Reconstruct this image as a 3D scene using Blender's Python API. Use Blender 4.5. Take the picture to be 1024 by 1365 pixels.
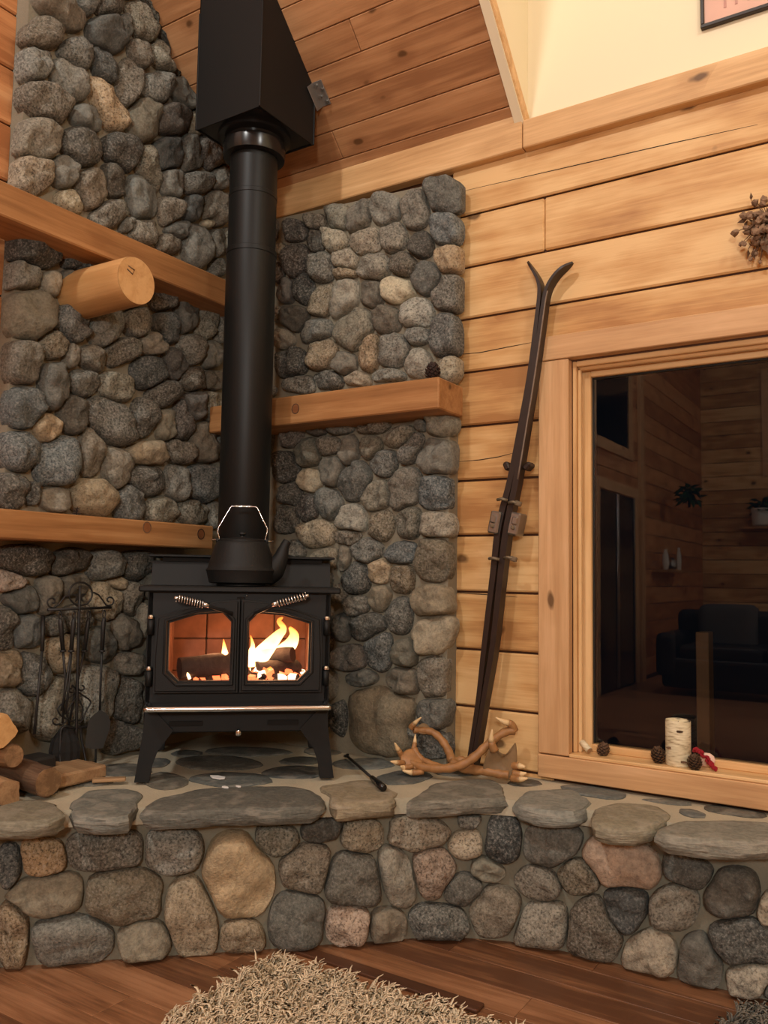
import bpy, bmesh, math, random
import numpy as np
from mathutils import Vector, Matrix, noise
random.seed(7); np.random.seed(7)
R = math.radians
for o in list(bpy.data.objects): bpy.data.objects.remove(o)
scene = bpy.context.scene
COL = scene.collection

# ------------------------------------------------------------------ camera
# world: corner of the two stone walls at the origin, right wall = plane y=0 (runs +x), left wall = plane x=0 (runs -y)
FPX = 1105.0
def nrm(v): return v / np.linalg.norm(v)
_dX = -nrm(np.array([-1732., 57.5, FPX])); _dY = np.array([708., 96.5, FPX]); _dY = nrm(_dY - _dX * np.dot(_dY, _dX))
MW = np.stack([_dX, _dY, np.cross(_dX, _dY)])
CAM = np.array([2.79, -2.94, 1.20])
cd = bpy.data.cameras.new('camera'); cam = bpy.data.objects.new('camera', cd); COL.objects.link(cam)
cd.sensor_fit = 'VERTICAL'; cd.sensor_height = 24; cd.sensor_width = 18; cd.lens = FPX / 1365 * 24; cd.clip_start = .05
_r, _u, _b = MW @ np.array([1, 0, 0]), MW @ np.array([0, -1, 0]), MW @ np.array([0, 0, -1])
mw = Matrix.Identity(4)
for i in range(3): mw[i][0] = _r[i]; mw[i][1] = _u[i]; mw[i][2] = _b[i]; mw[i][3] = CAM[i]
cam.matrix_world = mw
scene.camera = cam
# ------------------------------------------------------------------ world, lamps, exposure
w = bpy.data.worlds.new('night'); scene.world = w; w.use_nodes = True
w.node_tree.nodes['Background'].inputs[0].default_value = (.010, .013, .020, 1); w.node_tree.nodes['Background'].inputs[1].default_value = .12
vs = scene.view_settings; vs.view_transform = 'Standard'; vs.look = 'None'; vs.gamma = 1; vs.use_curve_mapping = False; vs.exposure = 0.0
def lamp(name, loc, power, col, rad):
    l = bpy.data.lights.new(name, 'POINT'); l.energy = power; l.color = col; l.shadow_soft_size = rad
    o = bpy.data.objects.new(name, l); o.location = loc; COL.objects.link(o); return o
WARM = (1.0, 1.0, .955)
lamp('ceiling_fan_lamp', (1.25, -4.5, 5.3), 320, WARM, .16)
lamp('dormer_lamp', (3.9, -2.3, 4.3), 85, WARM, .2)
lamp('back_fill_lamp', (3.4, -8.2, 3.4), 150, WARM, .2)  # unseen fill, set so the back room shows in the window pane
lamp('front_fill_lamp', (3.6, -4.6, 2.0), 205, WARM, .18)  # unseen fill added behind the camera to brighten hearth, floor and rug

# ------------------------------------------------------------------ helpers
def ray(x, y): return MW @ np.array([(x - 512) / FPX, (y - 682.5) / FPX, 1.])
def onx(x, y, X): r = ray(x, y); return Vector(CAM + r * (X - CAM[0]) / r[0])
def ony(x, y, Y): r = ray(x, y); return Vector(CAM + r * (Y - CAM[1]) / r[1])
def onz(x, y, Z): r = ray(x, y); return Vector(CAM + r * (Z - CAM[2]) / r[2])
def onv(x, y, base, n=None, off=0):
    """meets the upright plane through base (normal n, default towards the room's middle)"""
    n = Vector((.67, -.743, 0)) if n is None else n
    b = np.array(base) + np.array(n) * off; nn = np.array(n); r = ray(x, y)
    return Vector(CAM + r * (np.dot(b - CAM, nn) / np.dot(r, nn)))
def tag(o, label=None, cat=None, group=None, kind=None):
    if label: o['label'] = label
    if cat: o['category'] = cat
    if group: o['group'] = group
    if kind: o['kind'] = kind
    return o
def mk(name, V, F, mat, parent=None, smooth=False, loc=None):
    me = bpy.data.meshes.new(name); me.from_pydata([tuple(v) for v in V], [], [tuple(f) for f in F]); me.update()
    bm = bmesh.new(); bm.from_mesh(me); bmesh.ops.recalc_face_normals(bm, faces=bm.faces); bm.to_mesh(me); bm.free()
    if smooth: me.polygons.foreach_set('use_smooth', [True] * len(me.polygons))
    if mat: me.materials.append(mat)
    o = bpy.data.objects.new(name, me); COL.objects.link(o)
    if parent: o.parent = parent
    if loc: o.location = loc
    return o
def empty(name, loc=(0, 0, 0), rz=0):
    o = bpy.data.objects.new(name, None); o.location = loc; o.rotation_euler = (0, 0, rz); o.empty_display_size = .05; COL.objects.link(o); return o
_boxcache = {}
def boxmesh(sx, sy, sz, b, seg, mat):
    k = (round(sx, 4), round(sy, 4), round(sz, 4), b, seg, mat.name)
    if k in _boxcache: return _boxcache[k]
    bm = bmesh.new(); bmesh.ops.create_cube(bm, size=1)
    for v in bm.verts: v.co = Vector((v.co.x * sx, v.co.y * sy, v.co.z * sz))
    if b > 0: bmesh.ops.bevel(bm, geom=bm.edges[:], offset=b, segments=seg, profile=.5, affect='EDGES')
    me = bpy.data.meshes.new('box'); bm.to_mesh(me); bm.free(); me.materials.append(mat); _boxcache[k] = me
    return me
def box(name, c, s, mat, parent=None, b=.004, rot=(0, 0, 0), seg=1):
    o = bpy.data.objects.new(name, boxmesh(s[0], s[1], s[2], b, seg, mat)); COL.objects.link(o)
    o.location = c; o.rotation_euler = rot
    if parent: o.parent = parent
    return o
def box2(name, lo, hi, mat, parent=None, b=.004, along='x'):
    """box from two corners; the mesh's own x is the long grain direction"""
    c = [(a + d) / 2 for a, d in zip(lo, hi)]; s = [abs(d - a) for a, d in zip(lo, hi)]
    if along == 'y': return box(name, c, (s[1], s[0], s[2]), mat, parent, b, (0, 0, R(90)))
    if along == 'z': return box(name, c, (s[2], s[1], s[0]), mat, parent, b, (0, R(-90), 0))
    return box(name, c, s, mat, parent, b)
def tubeVF(pts, rad, n=8, cap=True, flat=1.0, updir=None):
    """swept tube; rad number or list; flat squashes the section"""
    pts = [Vector(p) for p in pts]; V = []; F = []
    if not hasattr(rad, '__len__'): rad = [rad] * len(pts)
    ref = Vector(updir) if updir else Vector((0, 0, 1))
    t0 = (pts[1] - pts[0]).normalized()
    if abs(t0.dot(ref)) > .95: ref = Vector((1, .3, 0)).normalized()
    prev = None
    for i, p in enumerate(pts):
        t = (pts[min(i + 1, len(pts) - 1)] - pts[max(i - 1, 0)]).normalized()
        a = (ref - t * ref.dot(t)) if prev is None else (prev - t * prev.dot(t))
        a.normalize(); prev = a; bb = t.cross(a)
        for k in range(n):
            th = 2 * math.pi * k / n
            V.append(p + a * math.cos(th) * rad[i] + bb * math.sin(th) * rad[i] * flat)
    for i in range(len(pts) - 1):
        for k in range(n): F.append((i * n + k, i * n + (k + 1) % n, (i + 1) * n + (k + 1) % n, (i + 1) * n + k))
    if cap: F.append(tuple(range(n - 1, -1, -1))); F.append(tuple(range((len(pts) - 1) * n, len(pts) * n)))
    return V, F
def tube(name, pts, rad, mat, parent=None, n=8, **k):
    V, F = tubeVF(pts, rad, n, **k); return mk(name, V, F, mat, parent, True)
def merge(*vfs):
    V = []; F = []
    for v, f in vfs:
        b = len(V); V += list(v); F += [tuple(i + b for i in q) for q in f]
    return V, F
def lathe(name, prof, mat, parent=None, n=32, c=(0, 0, 0), smooth=True):
    V = []; F = []
    for r, z in prof:
        for k in range(n): a = 2 * math.pi * k / n; V.append((c[0] + r * math.cos(a), c[1] + r * math.sin(a), c[2] + z))
    for i in range(len(prof) - 1):
        for k in range(n): F.append((i * n + k, i * n + (k + 1) % n, (i + 1) * n + (k + 1) % n, (i + 1) * n + k))
    F.append(tuple(range(n))); F.append(tuple(range((len(prof) - 1) * n, len(prof) * n)))
    o = mk(name, V, F, mat, parent, smooth)
    sharp(o, 35); return o
def sharp(o, ang=35):
    me = o.data; bm = bmesh.new(); bm.from_mesh(me)
    for e in bm.edges:
        if len(e.link_faces) == 2 and e.calc_face_angle(0) > R(ang): e.smooth = False
    bm.to_mesh(me); bm.free(); return o
def smoothpts(P, k=4):
    """Catmull-Rom through P"""
    P = [Vector(p) for p in P]; out = []
    for i in range(len(P) - 1):
        p0, p1, p2, p3 = P[max(i - 1, 0)], P[i], P[i + 1], P[min(i + 2, len(P) - 1)]
        for j in range(k):
            t = j / k
            out.append(.5 * ((2 * p1) + (p2 - p0) * t + (2 * p0 - 5 * p1 + 4 * p2 - p3) * t * t + (3 * p1 - p0 - 3 * p2 + p3) * t ** 3))
    out.append(P[-1]); return out
def lerplist(L, n):
    return [float(np.interp(i / (n - 1), np.linspace(0, 1, len(L)), L)) for i in range(n)]
def copyobj(o, parent=None):
    c = o.copy(); COL.objects.link(c)
    if parent: c.parent = parent
    return c

# ------------------------------------------------------------------ materials
class NT:
    def __init__(s, name):
        s.m = bpy.data.materials.new(name); s.m.use_nodes = True; s.t = s.m.node_tree; s.p = s.t.nodes['Principled BSDF']
    def n(s, typ, ins=None, **at):
        nd = s.t.nodes.new(typ)
        for k, v in at.items(): setattr(nd, k, v)
        for k, v in (ins or {}).items():
            if hasattr(v, 'is_linked') or isinstance(v, bpy.types.NodeSocket): s.t.links.new(v, nd.inputs[k])
            else: nd.inputs[k].default_value = v
        return nd
    def l(s, a, b): s.t.links.new(a, b)
    def set(s, **k):
        for a, v in k.items():
            i = s.p.inputs[a.replace('_', ' ')]
            if isinstance(v, bpy.types.NodeSocket): s.t.links.new(v, i)
            else: i.default_value = v
    def ramp(s, fac, stops):
        r = s.n('ShaderNodeValToRGB', {'Fac': fac}); e = r.color_ramp.elements
        while len(e) < len(stops): e.new(.5)
        for q, (p, c) in zip(e, stops): q.position = p; q.color = (*c, 1) if len(c) == 3 else c
        return r.outputs[0]
    def mixc(s, f, a, b, bt='MIX'):
        m = s.n('ShaderNodeMix', data_type='RGBA', blend_type=bt)
        for i, v in ((0, f), (6, a), (7, b)):
            if isinstance(v, bpy.types.NodeSocket): s.t.links.new(v, m.inputs[i])
            else: m.inputs[i].default_value = v if i == 0 or len(v) == 4 else (*v, 1)
        return m.outputs[2]
    def math(s, op, a, b=0.0):
        m = s.n('ShaderNodeMath', operation=op)
        for i, v in ((0, a), (1, b)):
            if isinstance(v, bpy.types.NodeSocket): s.t.links.new(v, m.inputs[i])
            else: m.inputs[i].default_value = v
        return m.outputs[0]
    def bump(s, h, st, d=.01):
        b = s.n('ShaderNodeBump', {'Height': h, 'Strength': st, 'Distance': d}); s.l(b.outputs[0], s.p.inputs['Normal'])
def srgb(r, g, b):
    f = lambda c: (c / 255 / 12.92) if c / 255 <= .04045 else ((c / 255 + .055) / 1.055) ** 2.4
    return (f(r), f(g), f(b))
def plain(name, col, rough=.6, metal=0, bump=0, bscale=60, spec=.5, var=.0):
    t = NT(name); t.set(Base_Color=(*col, 1), Roughness=rough, Metallic=metal, Specular_IOR_Level=spec)
    if bump or var:
        tc = t.n('ShaderNodeTexCoord'); nz = t.n('ShaderNodeTexNoise', {'Vector': tc.outputs['Object'], 'Scale': bscale, 'Detail': 5.})
        if bump: t.bump(nz.outputs[0], bump, .004)
        if var: t.set(Base_Color=t.mixc(nz.outputs[0], tuple(c * (1 - var) for c in col), tuple(min(1, c * (1 + var)) for c in col)))
    return t.m
def wood(name, c_dark, c_mid, c_light, knot=(.10, .045, .015), rough=.5, knots=.5, bump=.15, gs=1.0, blotch=.35, cells=(1.7, 6.5), rnd=.25):
    """grain runs along the mesh's own x"""
    t = NT(name); tc = t.n('ShaderNodeTexCoord'); oi = t.n('ShaderNodeObjectInfo')
    off = t.n('ShaderNodeCombineXYZ', {0: t.math('MULTIPLY', oi.outputs['Random'], 37.), 1: t.math('MULTIPLY', oi.outputs['Random'], 91.), 2: t.math('MULTIPLY', oi.outputs['Random'], 53.)})
    pos = t.n('ShaderNodeVectorMath', {0: tc.outputs['Object'], 1: off.outputs[0]}, operation='ADD').outputs[0]
    kv = t.n('ShaderNodeVectorMath', {0: pos, 1: (cells[0], cells[1], cells[1])}, operation='MULTIPLY').outputs[0]
    kwn = t.n('ShaderNodeTexNoise', {'Vector': pos, 'Scale': 9., 'Detail': 2.})
    kv2 = t.n('ShaderNodeVectorMath', {0: kv, 1: t.n('ShaderNodeVectorMath', {0: kwn.outputs['Color'], 1: (.25, .25, .25)}, operation='MULTIPLY').outputs[0]}, operation='ADD').outputs[0]
    vo = t.n('ShaderNodeTexVoronoi', {'Vector': kv2, 'Scale': 1.}); kd = vo.outputs['Distance']
    gate = t.math('GREATER_THAN', t.n('ShaderNodeSeparateColor', {0: vo.outputs['Color']}).outputs[0], 1 - knots)
    kn = t.math('MULTIPLY', t.n('ShaderNodeMapRange', {0: kd, 1: .10, 2: .155, 3: 1., 4: 0.}).outputs[0], gate)
    halo = t.math('MULTIPLY', t.n('ShaderNodeMapRange', {0: kd, 1: .14, 2: .40, 3: 1., 4: 0.}).outputs[0], gate)
    g = t.n('ShaderNodeVectorMath', {0: pos, 1: (1.3 * gs, 26. * gs, 26. * gs)}, operation='MULTIPLY').outputs[0]
    ns = t.n('ShaderNodeTexNoise', {'Vector': g, 'Scale': 1., 'Detail': 5., 'Roughness': .6, 'Distortion': .6})
    fine = t.n('ShaderNodeTexNoise', {'Vector': t.n('ShaderNodeVectorMath', {0: pos, 1: (6., 160., 160.)}, operation='MULTIPLY').outputs[0], 'Scale': 1., 'Detail': 3.})
    bl = t.n('ShaderNodeTexNoise', {'Vector': t.n('ShaderNodeVectorMath', {0: pos, 1: (3., 9., 9.)}, operation='MULTIPLY').outputs[0], 'Scale': 1., 'Detail': 3.})
    v = t.math('ADD', t.math('MULTIPLY', ns.outputs[0], 1 - blotch), t.math('MULTIPLY', bl.outputs[0], blotch))
    v = t.math('ADD', v, t.math('MULTIPLY', t.math('SUBTRACT', fine.outputs[0], .5), .18))
    v = t.math('SUBTRACT', v, t.math('MULTIPLY', halo, .10))
    v = t.math('ADD', v, t.math('MULTIPLY', t.math('SUBTRACT', oi.outputs['Random'], .5), rnd))
    c = t.ramp(v, [(.34, c_dark), (.5, c_mid), (.66, c_light)])
    c = t.mixc(t.math('MULTIPLY', kn, .85), c, knot)
    t.set(Base_Color=c, Roughness=rough, Specular_IOR_Level=.35)
    t.bump(t.math('SUBTRACT', v, t.math('MULTIPLY', kn, .3)), bump, .01)
    return t.m
def stonemat():
    t = NT('river_stone'); tc = t.n('ShaderNodeTexCoord'); oi = t.n('ShaderNodeObjectInfo'); rn = oi.outputs['Random']
    off = t.n('ShaderNodeCombineXYZ', {0: t.math('MULTIPLY', rn, 17.), 1: t.math('MULTIPLY', rn, 41.), 2: t.math('MULTIPLY', rn, 29.)})
    pos = t.n('ShaderNodeVectorMath', {0: tc.outputs['Object'], 1: off.outputs[0]}, operation='ADD').outputs[0]
    big = t.n('ShaderNodeTexNoise', {'Vector': pos, 'Scale': 9., 'Detail': 4., 'Roughness': .6})
    mid = t.n('ShaderNodeTexNoise', {'Vector': pos, 'Scale': 42., 'Detail': 6., 'Roughness': .7})
    sp = t.n('ShaderNodeTexNoise', {'Vector': pos, 'Scale': 120., 'Detail': 3., 'Roughness': .65})
    base = oi.outputs['Color']
    c = t.mixc(big.outputs[0], t.mixc(1., base, (.62, .62, .60), 'MULTIPLY'), t.mixc(1., base, (1.30, 1.27, 1.22), 'MULTIPLY'))
    c = t.mixc(t.n('ShaderNodeMapRange', {0: mid.outputs[0], 1: .35, 2: .65}).outputs[0], t.mixc(1., c, (.72, .72, .72), 'MULTIPLY'), t.mixc(1., c, (1.22, 1.2, 1.17), 'MULTIPLY'))
    amt = t.n('ShaderNodeMapRange', {0: rn, 1: .05, 2: .7, 3: .25, 4: 1.}).outputs[0]
    dk = t.math('MULTIPLY', t.n('ShaderNodeMapRange', {0: sp.outputs[0], 1: .46, 2: .38}).outputs[0], amt)
    lt = t.math('MULTIPLY', t.n('ShaderNodeMapRange', {0: sp.outputs[0], 1: .54, 2: .62}).outputs[0], amt)
    c = t.mixc(t.math('MULTIPLY', dk, .75), c, t.mixc(1., base, (.18, .18, .19), 'MULTIPLY'))
    c = t.mixc(t.math('MULTIPLY', lt, .55), c, t.mixc(.35, base, (.75, .70, .62)))
    t.set(Base_Color=c, Roughness=.82, Specular_IOR_Level=.25)
    h = t.math('ADD', t.math('MULTIPLY', mid.outputs[0], .8), t.math('MULTIPLY', sp.outputs[0], .25))
    t.bump(h, .8, .014); return t.m
def slatemat():
    t = NT('slate_cap'); tc = t.n('ShaderNodeTexCoord'); oi = t.n('ShaderNodeObjectInfo'); base = oi.outputs['Color']
    off = t.n('ShaderNodeCombineXYZ', {0: t.math('MULTIPLY', oi.outputs['Random'], 17.), 1: t.math('MULTIPLY', oi.outputs['Random'], 31.), 2: oi.outputs['Random']})
    pos = t.n('ShaderNodeVectorMath', {0: tc.outputs['Object'], 1: off.outputs[0]}, operation='ADD').outputs[0]
    a = t.n('ShaderNodeTexNoise', {'Vector': pos, 'Scale': 8., 'Detail': 6., 'Roughness': .65}); b = t.n('ShaderNodeTexNoise', {'Vector': pos, 'Scale': 70., 'Detail': 4., 'Roughness': .6})
    ly = t.n('ShaderNodeTexNoise', {'Vector': t.n('ShaderNodeVectorMath', {0: pos, 1: (14., 14., 90.)}, operation='MULTIPLY').outputs[0], 'Scale': 1., 'Detail': 4., 'Distortion': .5})
    c = t.mixc(a.outputs[0], t.mixc(1., base, (.70, .72, .70), 'MULTIPLY'), t.mixc(1., base, (1.25, 1.22, 1.15), 'MULTIPLY'))
    c = t.mixc(t.n('ShaderNodeMapRange', {0: b.outputs[0], 1: .4, 2: .6}).outputs[0], t.mixc(1., c, (.85, .85, .85), 'MULTIPLY'), t.mixc(1., c, (1.12, 1.12, 1.1), 'MULTIPLY'))
    c = t.mixc(t.n('ShaderNodeMapRange', {0: ly.outputs[0], 1: .50, 2: .64, 4: .5}).outputs[0], c, t.mixc(.4, base, (.55, .50, .40)))
    t.set(Base_Color=c, Roughness=.72, Specular_IOR_Level=.3); t.bump(t.math('ADD', t.math('MULTIPLY', ly.outputs[0], 1.0), t.math('MULTIPLY', b.outputs[0], .4)), .6, .012); return t.m
def mortarmat(name, col):
    t = NT(name); tc = t.n('ShaderNodeTexCoord')
    a = t.n('ShaderNodeTexNoise', {'Vector': tc.outputs['Object'], 'Scale': 7., 'Detail': 5.}); b = t.n('ShaderNodeTexNoise', {'Vector': tc.outputs['Object'], 'Scale': 130., 'Detail': 3.})
    c = t.mixc(a.outputs[0], tuple(x * .72 for x in col), tuple(x * 1.22 for x in col)); c = t.mixc(t.math('MULTIPLY', b.outputs[0], .3), c, tuple(x * .6 for x in col))
    t.set(Base_Color=c, Roughness=.9, Specular_IOR_Level=.2); t.bump(b.outputs[0], .35, .006); return t.m
def emis(name, col, st):
    t = NT(name); t.set(Base_Color=(0, 0, 0, 1), Emission_Color=(*col, 1), Emission_Strength=st); return t.m
def glassmat(name, ior=1.5, tint=(1, 1, 1), extra=0.0):
    t = NT(name); t.t.nodes.remove(t.p)
    out = [x for x in t.t.nodes if x.type == 'OUTPUT_MATERIAL'][0]
    tr = t.n('ShaderNodeBsdfTransparent', {'Color': (*tint, 1)}); gl = t.n('ShaderNodeBsdfGlossy', {'Roughness': .0, 'Color': (1, 1, 1, 1)})
    fr = t.n('ShaderNodeFresnel', {'IOR': ior}); f = t.math('ADD', fr.outputs[0], extra)
    mx = t.n('ShaderNodeMixShader', {0: f, 1: tr.outputs[0], 2: gl.outputs[0]}); t.l(mx.outputs[0], out.inputs[0]); return t.m

M = {}
M['pine'] = wood('pine_siding', srgb(174, 124, 74), srgb(206, 159, 102), srgb(228, 188, 132), blotch=.62, knots=.45, cells=(4.2, 6.5), bump=.25)
M['ceilpine'] = wood('pine_ceiling', srgb(154, 108, 72), srgb(180, 132, 90), srgb(200, 152, 108), knots=.6, cells=(5.5, 9.))
M['pineleft'] = wood('reddish_pine_siding', srgb(162, 104, 62), srgb(192, 132, 84), srgb(212, 156, 106), blotch=.6, knots=.45, cells=(4.2, 6.5))
M['trim'] = wood('pine_trim', srgb(192, 148, 98), srgb(214, 171, 119), srgb(230, 190, 138), knots=.25, cells=(3.5, 7.), blotch=.3, rnd=.12)
M['casing'] = wood('fir_casing', srgb(188, 144, 100), srgb(204, 161, 115), srgb(220, 178, 133), knots=.25, cells=(3.5, 9.), blotch=.3, rnd=.1)
M['mantel'] = wood('cedar_mantel', srgb(142, 98, 58), srgb(166, 119, 74), srgb(188, 142, 94), knots=.2, cells=(4., 8.), blotch=.35, rnd=.12)
M['floor'] = wood('laminate_floor', srgb(98, 64, 43), srgb(140, 97, 66), srgb(168, 122, 88), knots=.0, rough=.38, bump=.04, gs=1.4, blotch=.4, rnd=.3)
M['darktrim'] = wood('dark_floor_strip', srgb(52, 32, 22), srgb(70, 44, 30), srgb(88, 56, 38), knots=0, rough=.4, bump=.05)
M['sashwood'] = wood('window_sash_wood', srgb(200, 156, 104), srgb(218, 176, 122), srgb(232, 194, 142), knots=0, rough=.4, bump=.03)
M['logend'] = wood('log_end', srgb(182, 136, 84), srgb(200, 154, 100), srgb(214, 170, 116), knots=0)
M['firelog'] = wood('split_firewood', srgb(112, 86, 60), srgb(148, 116, 84), srgb(172, 140, 104), knots=.2, bump=.6)
M['bark'] = wood('log_bark', srgb(52, 38, 28), srgb(84, 62, 46), srgb(116, 90, 68), knots=0, bump=1.0, gs=1.2, rough=.85)
M['knotw'] = wood('knot_heartwood', srgb(112, 68, 38), srgb(134, 84, 50), srgb(150, 98, 60), knots=0); M['stone'] = stonemat()
M['slate'] = slatemat(); M['mortar'] = mortarmat('mortar', srgb(140, 133, 115)); M['hmortar'] = mortarmat('hearth_mortar', srgb(190, 180, 156))
M['cream'] = plain('cream_paint', srgb(240, 228, 196), .75, bump=.05, bscale=180)
M['black'] = plain('black_steel', (.007, .0075, .0075), .55, bump=.05, bscale=200, spec=.3)
M['pipe'] = plain('black_stovepipe', (.007, .008, .008), .45, spec=.3)
M['cast'] = plain('black_cast_iron', (.009, .0095, .0095), .6, spec=.3, bump=.3, bscale=350)
M['gloss'] = plain('gloss_black', (.010, .010, .010), .22)
M['kettle'] = plain('kettle_iron', (.010, .0105, .0105), .55, spec=.3, bump=.2, bscale=260)
M['chrome'] = plain('polished_chrome', (.80, .86, .92), .16, 1)
M['steel'] = plain('dull_steel', (.34, .33, .31), .42, 1, bump=.1)
M['zinc'] = plain('galvanized', (.30, .29, .27), .45, .8, bump=.2, bscale=120)
M['iron'] = plain('wrought_iron', (.016, .015, .014), .55, bump=.3, bscale=150)
M['firebrick'] = plain('sooty_firebrick', srgb(128, 88, 70), .9, bump=.6, bscale=14, var=.75)
M['soot'] = plain('soot', (.010, .009, .008), .95)
M['char'] = plain('charred_wood', (.035, .026, .024), .9, bump=1.0, bscale=60, var=.6)
M['ember'] = emis('glowing_ember', (1, .16, .05), 2.6)
M['emberw'] = emis('hot_ember', (1, .46, .26), 6)
M['rug'] = plain('cream_shag', srgb(226, 208, 178), .95, var=.15, bscale=12, spec=.1)
M['greyfur'] = plain('grey_shag', srgb(120, 116, 106), .95, var=.4, bscale=40, spec=.1)
M['skiw'] = plain('ski_dark_varnish', srgb(40, 28, 23), .45, bump=.1, var=.3, bscale=20)
M['skie'] = plain('ski_worn_edge', srgb(120, 104, 90), .5, var=.4, bscale=60)
M['strap'] = plain('worn_buckle', srgb(120, 108, 88), .5, .4, var=.3, bscale=80)
M['antler'] = plain('antler_bone', srgb(158, 114, 70), .5, bump=.6, bscale=30, var=.55)
M['antlertip'] = plain('antler_tip', srgb(226, 196, 148), .45)
M['palm'] = plain('antler_palm', srgb(128, 104, 74), .55, bump=.4, bscale=40, var=.3)
M['cone'] = plain('pine_cone_scale', srgb(92, 68, 48), .8, var=.5, bscale=90)
M['conedark'] = plain('pine_cone_dark', srgb(48, 32, 26), .8, var=.4, bscale=90)
M['red'] = plain('red_berries', srgb(150, 22, 36), .5)
M['dried'] = plain('dried_flower', srgb(136, 108, 84), .9, var=.5, bscale=60); M['dried2'] = plain('dried_leaf', srgb(98, 72, 50), .9, var=.4, bscale=60)
M['ash'] = plain('white_ash', (.8, .78, .74), .9)
M['frame'] = plain('picture_frame_black', srgb(40, 26, 16), .45)
M['pink'] = plain('pink_print', srgb(222, 178, 160), .7, var=.12, bscale=9); M['ptext'] = plain('print_lettering', srgb(196, 146, 134), .7)
M['wglass'] = glassmat('window_glass', 1.55, extra=.012)
M['sglass'] = glassmat('stove_glass', 1.35)
M['gasket'] = plain('dark_gasket', (.012, .014, .014), .5)
M['alu'] = plain('spacer_bar', (.35, .36, .36), .3, 1)
M['couch'] = plain('dark_leather', (.012, .010, .009), .5); M['couch2'] = plain('grey_throw', (.09, .085, .08), .85)
M['leaf'] = plain('green_leaf', (.03, .07, .025), .6, var=.4, bscale=30); M['white'] = plain('white_glaze', (.7, .68, .62), .5)
M['nightglass'] = plain('night_pane', (.004, .005, .007), .12)
M['postwood'] = plain('porch_post_wood', srgb(104, 74, 46), .8, var=.3, bscale=8)
def birch():
    t = NT('birch_bark'); tc = t.n('ShaderNodeTexCoord')
    v = t.n('ShaderNodeVectorMath', {0: tc.outputs['Object'], 1: (28., 28., 150.)}, operation='MULTIPLY').outputs[0]
    a = t.n('ShaderNodeTexNoise', {'Vector': v, 'Scale': 1., 'Detail': 3.}); b = t.n('ShaderNodeTexNoise', {'Vector': v, 'Scale': .38, 'Detail': 2.})
    c = t.ramp(a.outputs[0], [(.30, srgb(150, 130, 98)), (.45, srgb(214, 200, 164)), (.7, srgb(236, 226, 196))])
    c = t.mixc(t.n('ShaderNodeMapRange', {0: b.outputs[0], 1: .66, 2: .70}).outputs[0], c, srgb(60, 48, 36)); t.set(Base_Color=c, Roughness=.6); return t.m
M['birch'] = birch()
def flame():
    t = NT('flame'); tc = t.n('ShaderNodeTexCoord'); z = t.n('ShaderNodeSeparateXYZ', {0: tc.outputs['Generated']}).outputs[2]
    nz = t.n('ShaderNodeTexNoise', {'Vector': tc.outputs['Object'], 'Scale': 16., 'Detail': 2.}); f = t.math('ADD', z, t.math('MULTIPLY', t.math('SUBTRACT', nz.outputs[0], .5), .5))
    c = t.ramp(f, [(.0, (1, .42, .16)), (.3, (1, .60, .28)), (.75, (1, .42, .10)), (1., (1, .22, .03))]); st = t.n('ShaderNodeMapRange', {0: f, 1: .1, 2: 1., 3: 9., 4: 3.}).outputs[0]
    em = t.n('ShaderNodeEmission', {'Color': c, 'Strength': st}); tr = t.n('ShaderNodeBsdfTransparent'); mx = t.n('ShaderNodeMixShader', {0: .62, 1: tr.outputs[0], 2: em.outputs[0]})
    t.t.nodes.remove(t.p); t.l(mx.outputs[0], [x for x in t.t.nodes if x.type == 'OUTPUT_MATERIAL'][0].inputs[0]); return t.m
M['flame'] = flame()

# ------------------------------------------------------------------ stones
PAL = {'g': (122, 121, 113), 'd': (94, 95, 91), 't': (158, 147, 126), 'c': (200, 190, 164), 'p': (164, 149, 135), 'b': (109, 113, 111), 'w': (133, 128, 113), 'l': (154, 150, 137), 'o': (174, 156, 127), 'k': (100, 96, 90)}
def stone_color(o, code):
    r, g, b = PAL[code]; k = random.uniform(.88, 1.12); wv = random.uniform(-.04, .04)
    c = srgb(min(255, r * k * (1 + wv)), min(255, g * k), min(255, b * k * (1 - wv))); o.color = (*c, 1)
def parse(s, ox, oy, sc):
    L = []
    for q in s.replace('\n', ';').split(';'):
        q = q.split()
        if len(q) < 4: continue
        x, y, ww, hh = [float(v) for v in q[:4]]; ang = 0.; code = 'g'
        for e in q[4:]:
            if e in PAL: code = e
            else: ang = float(e)
        L.append((ox + x / sc, oy + y / sc, ww / sc, hh / sc, R(ang), code))
    return L
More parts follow.
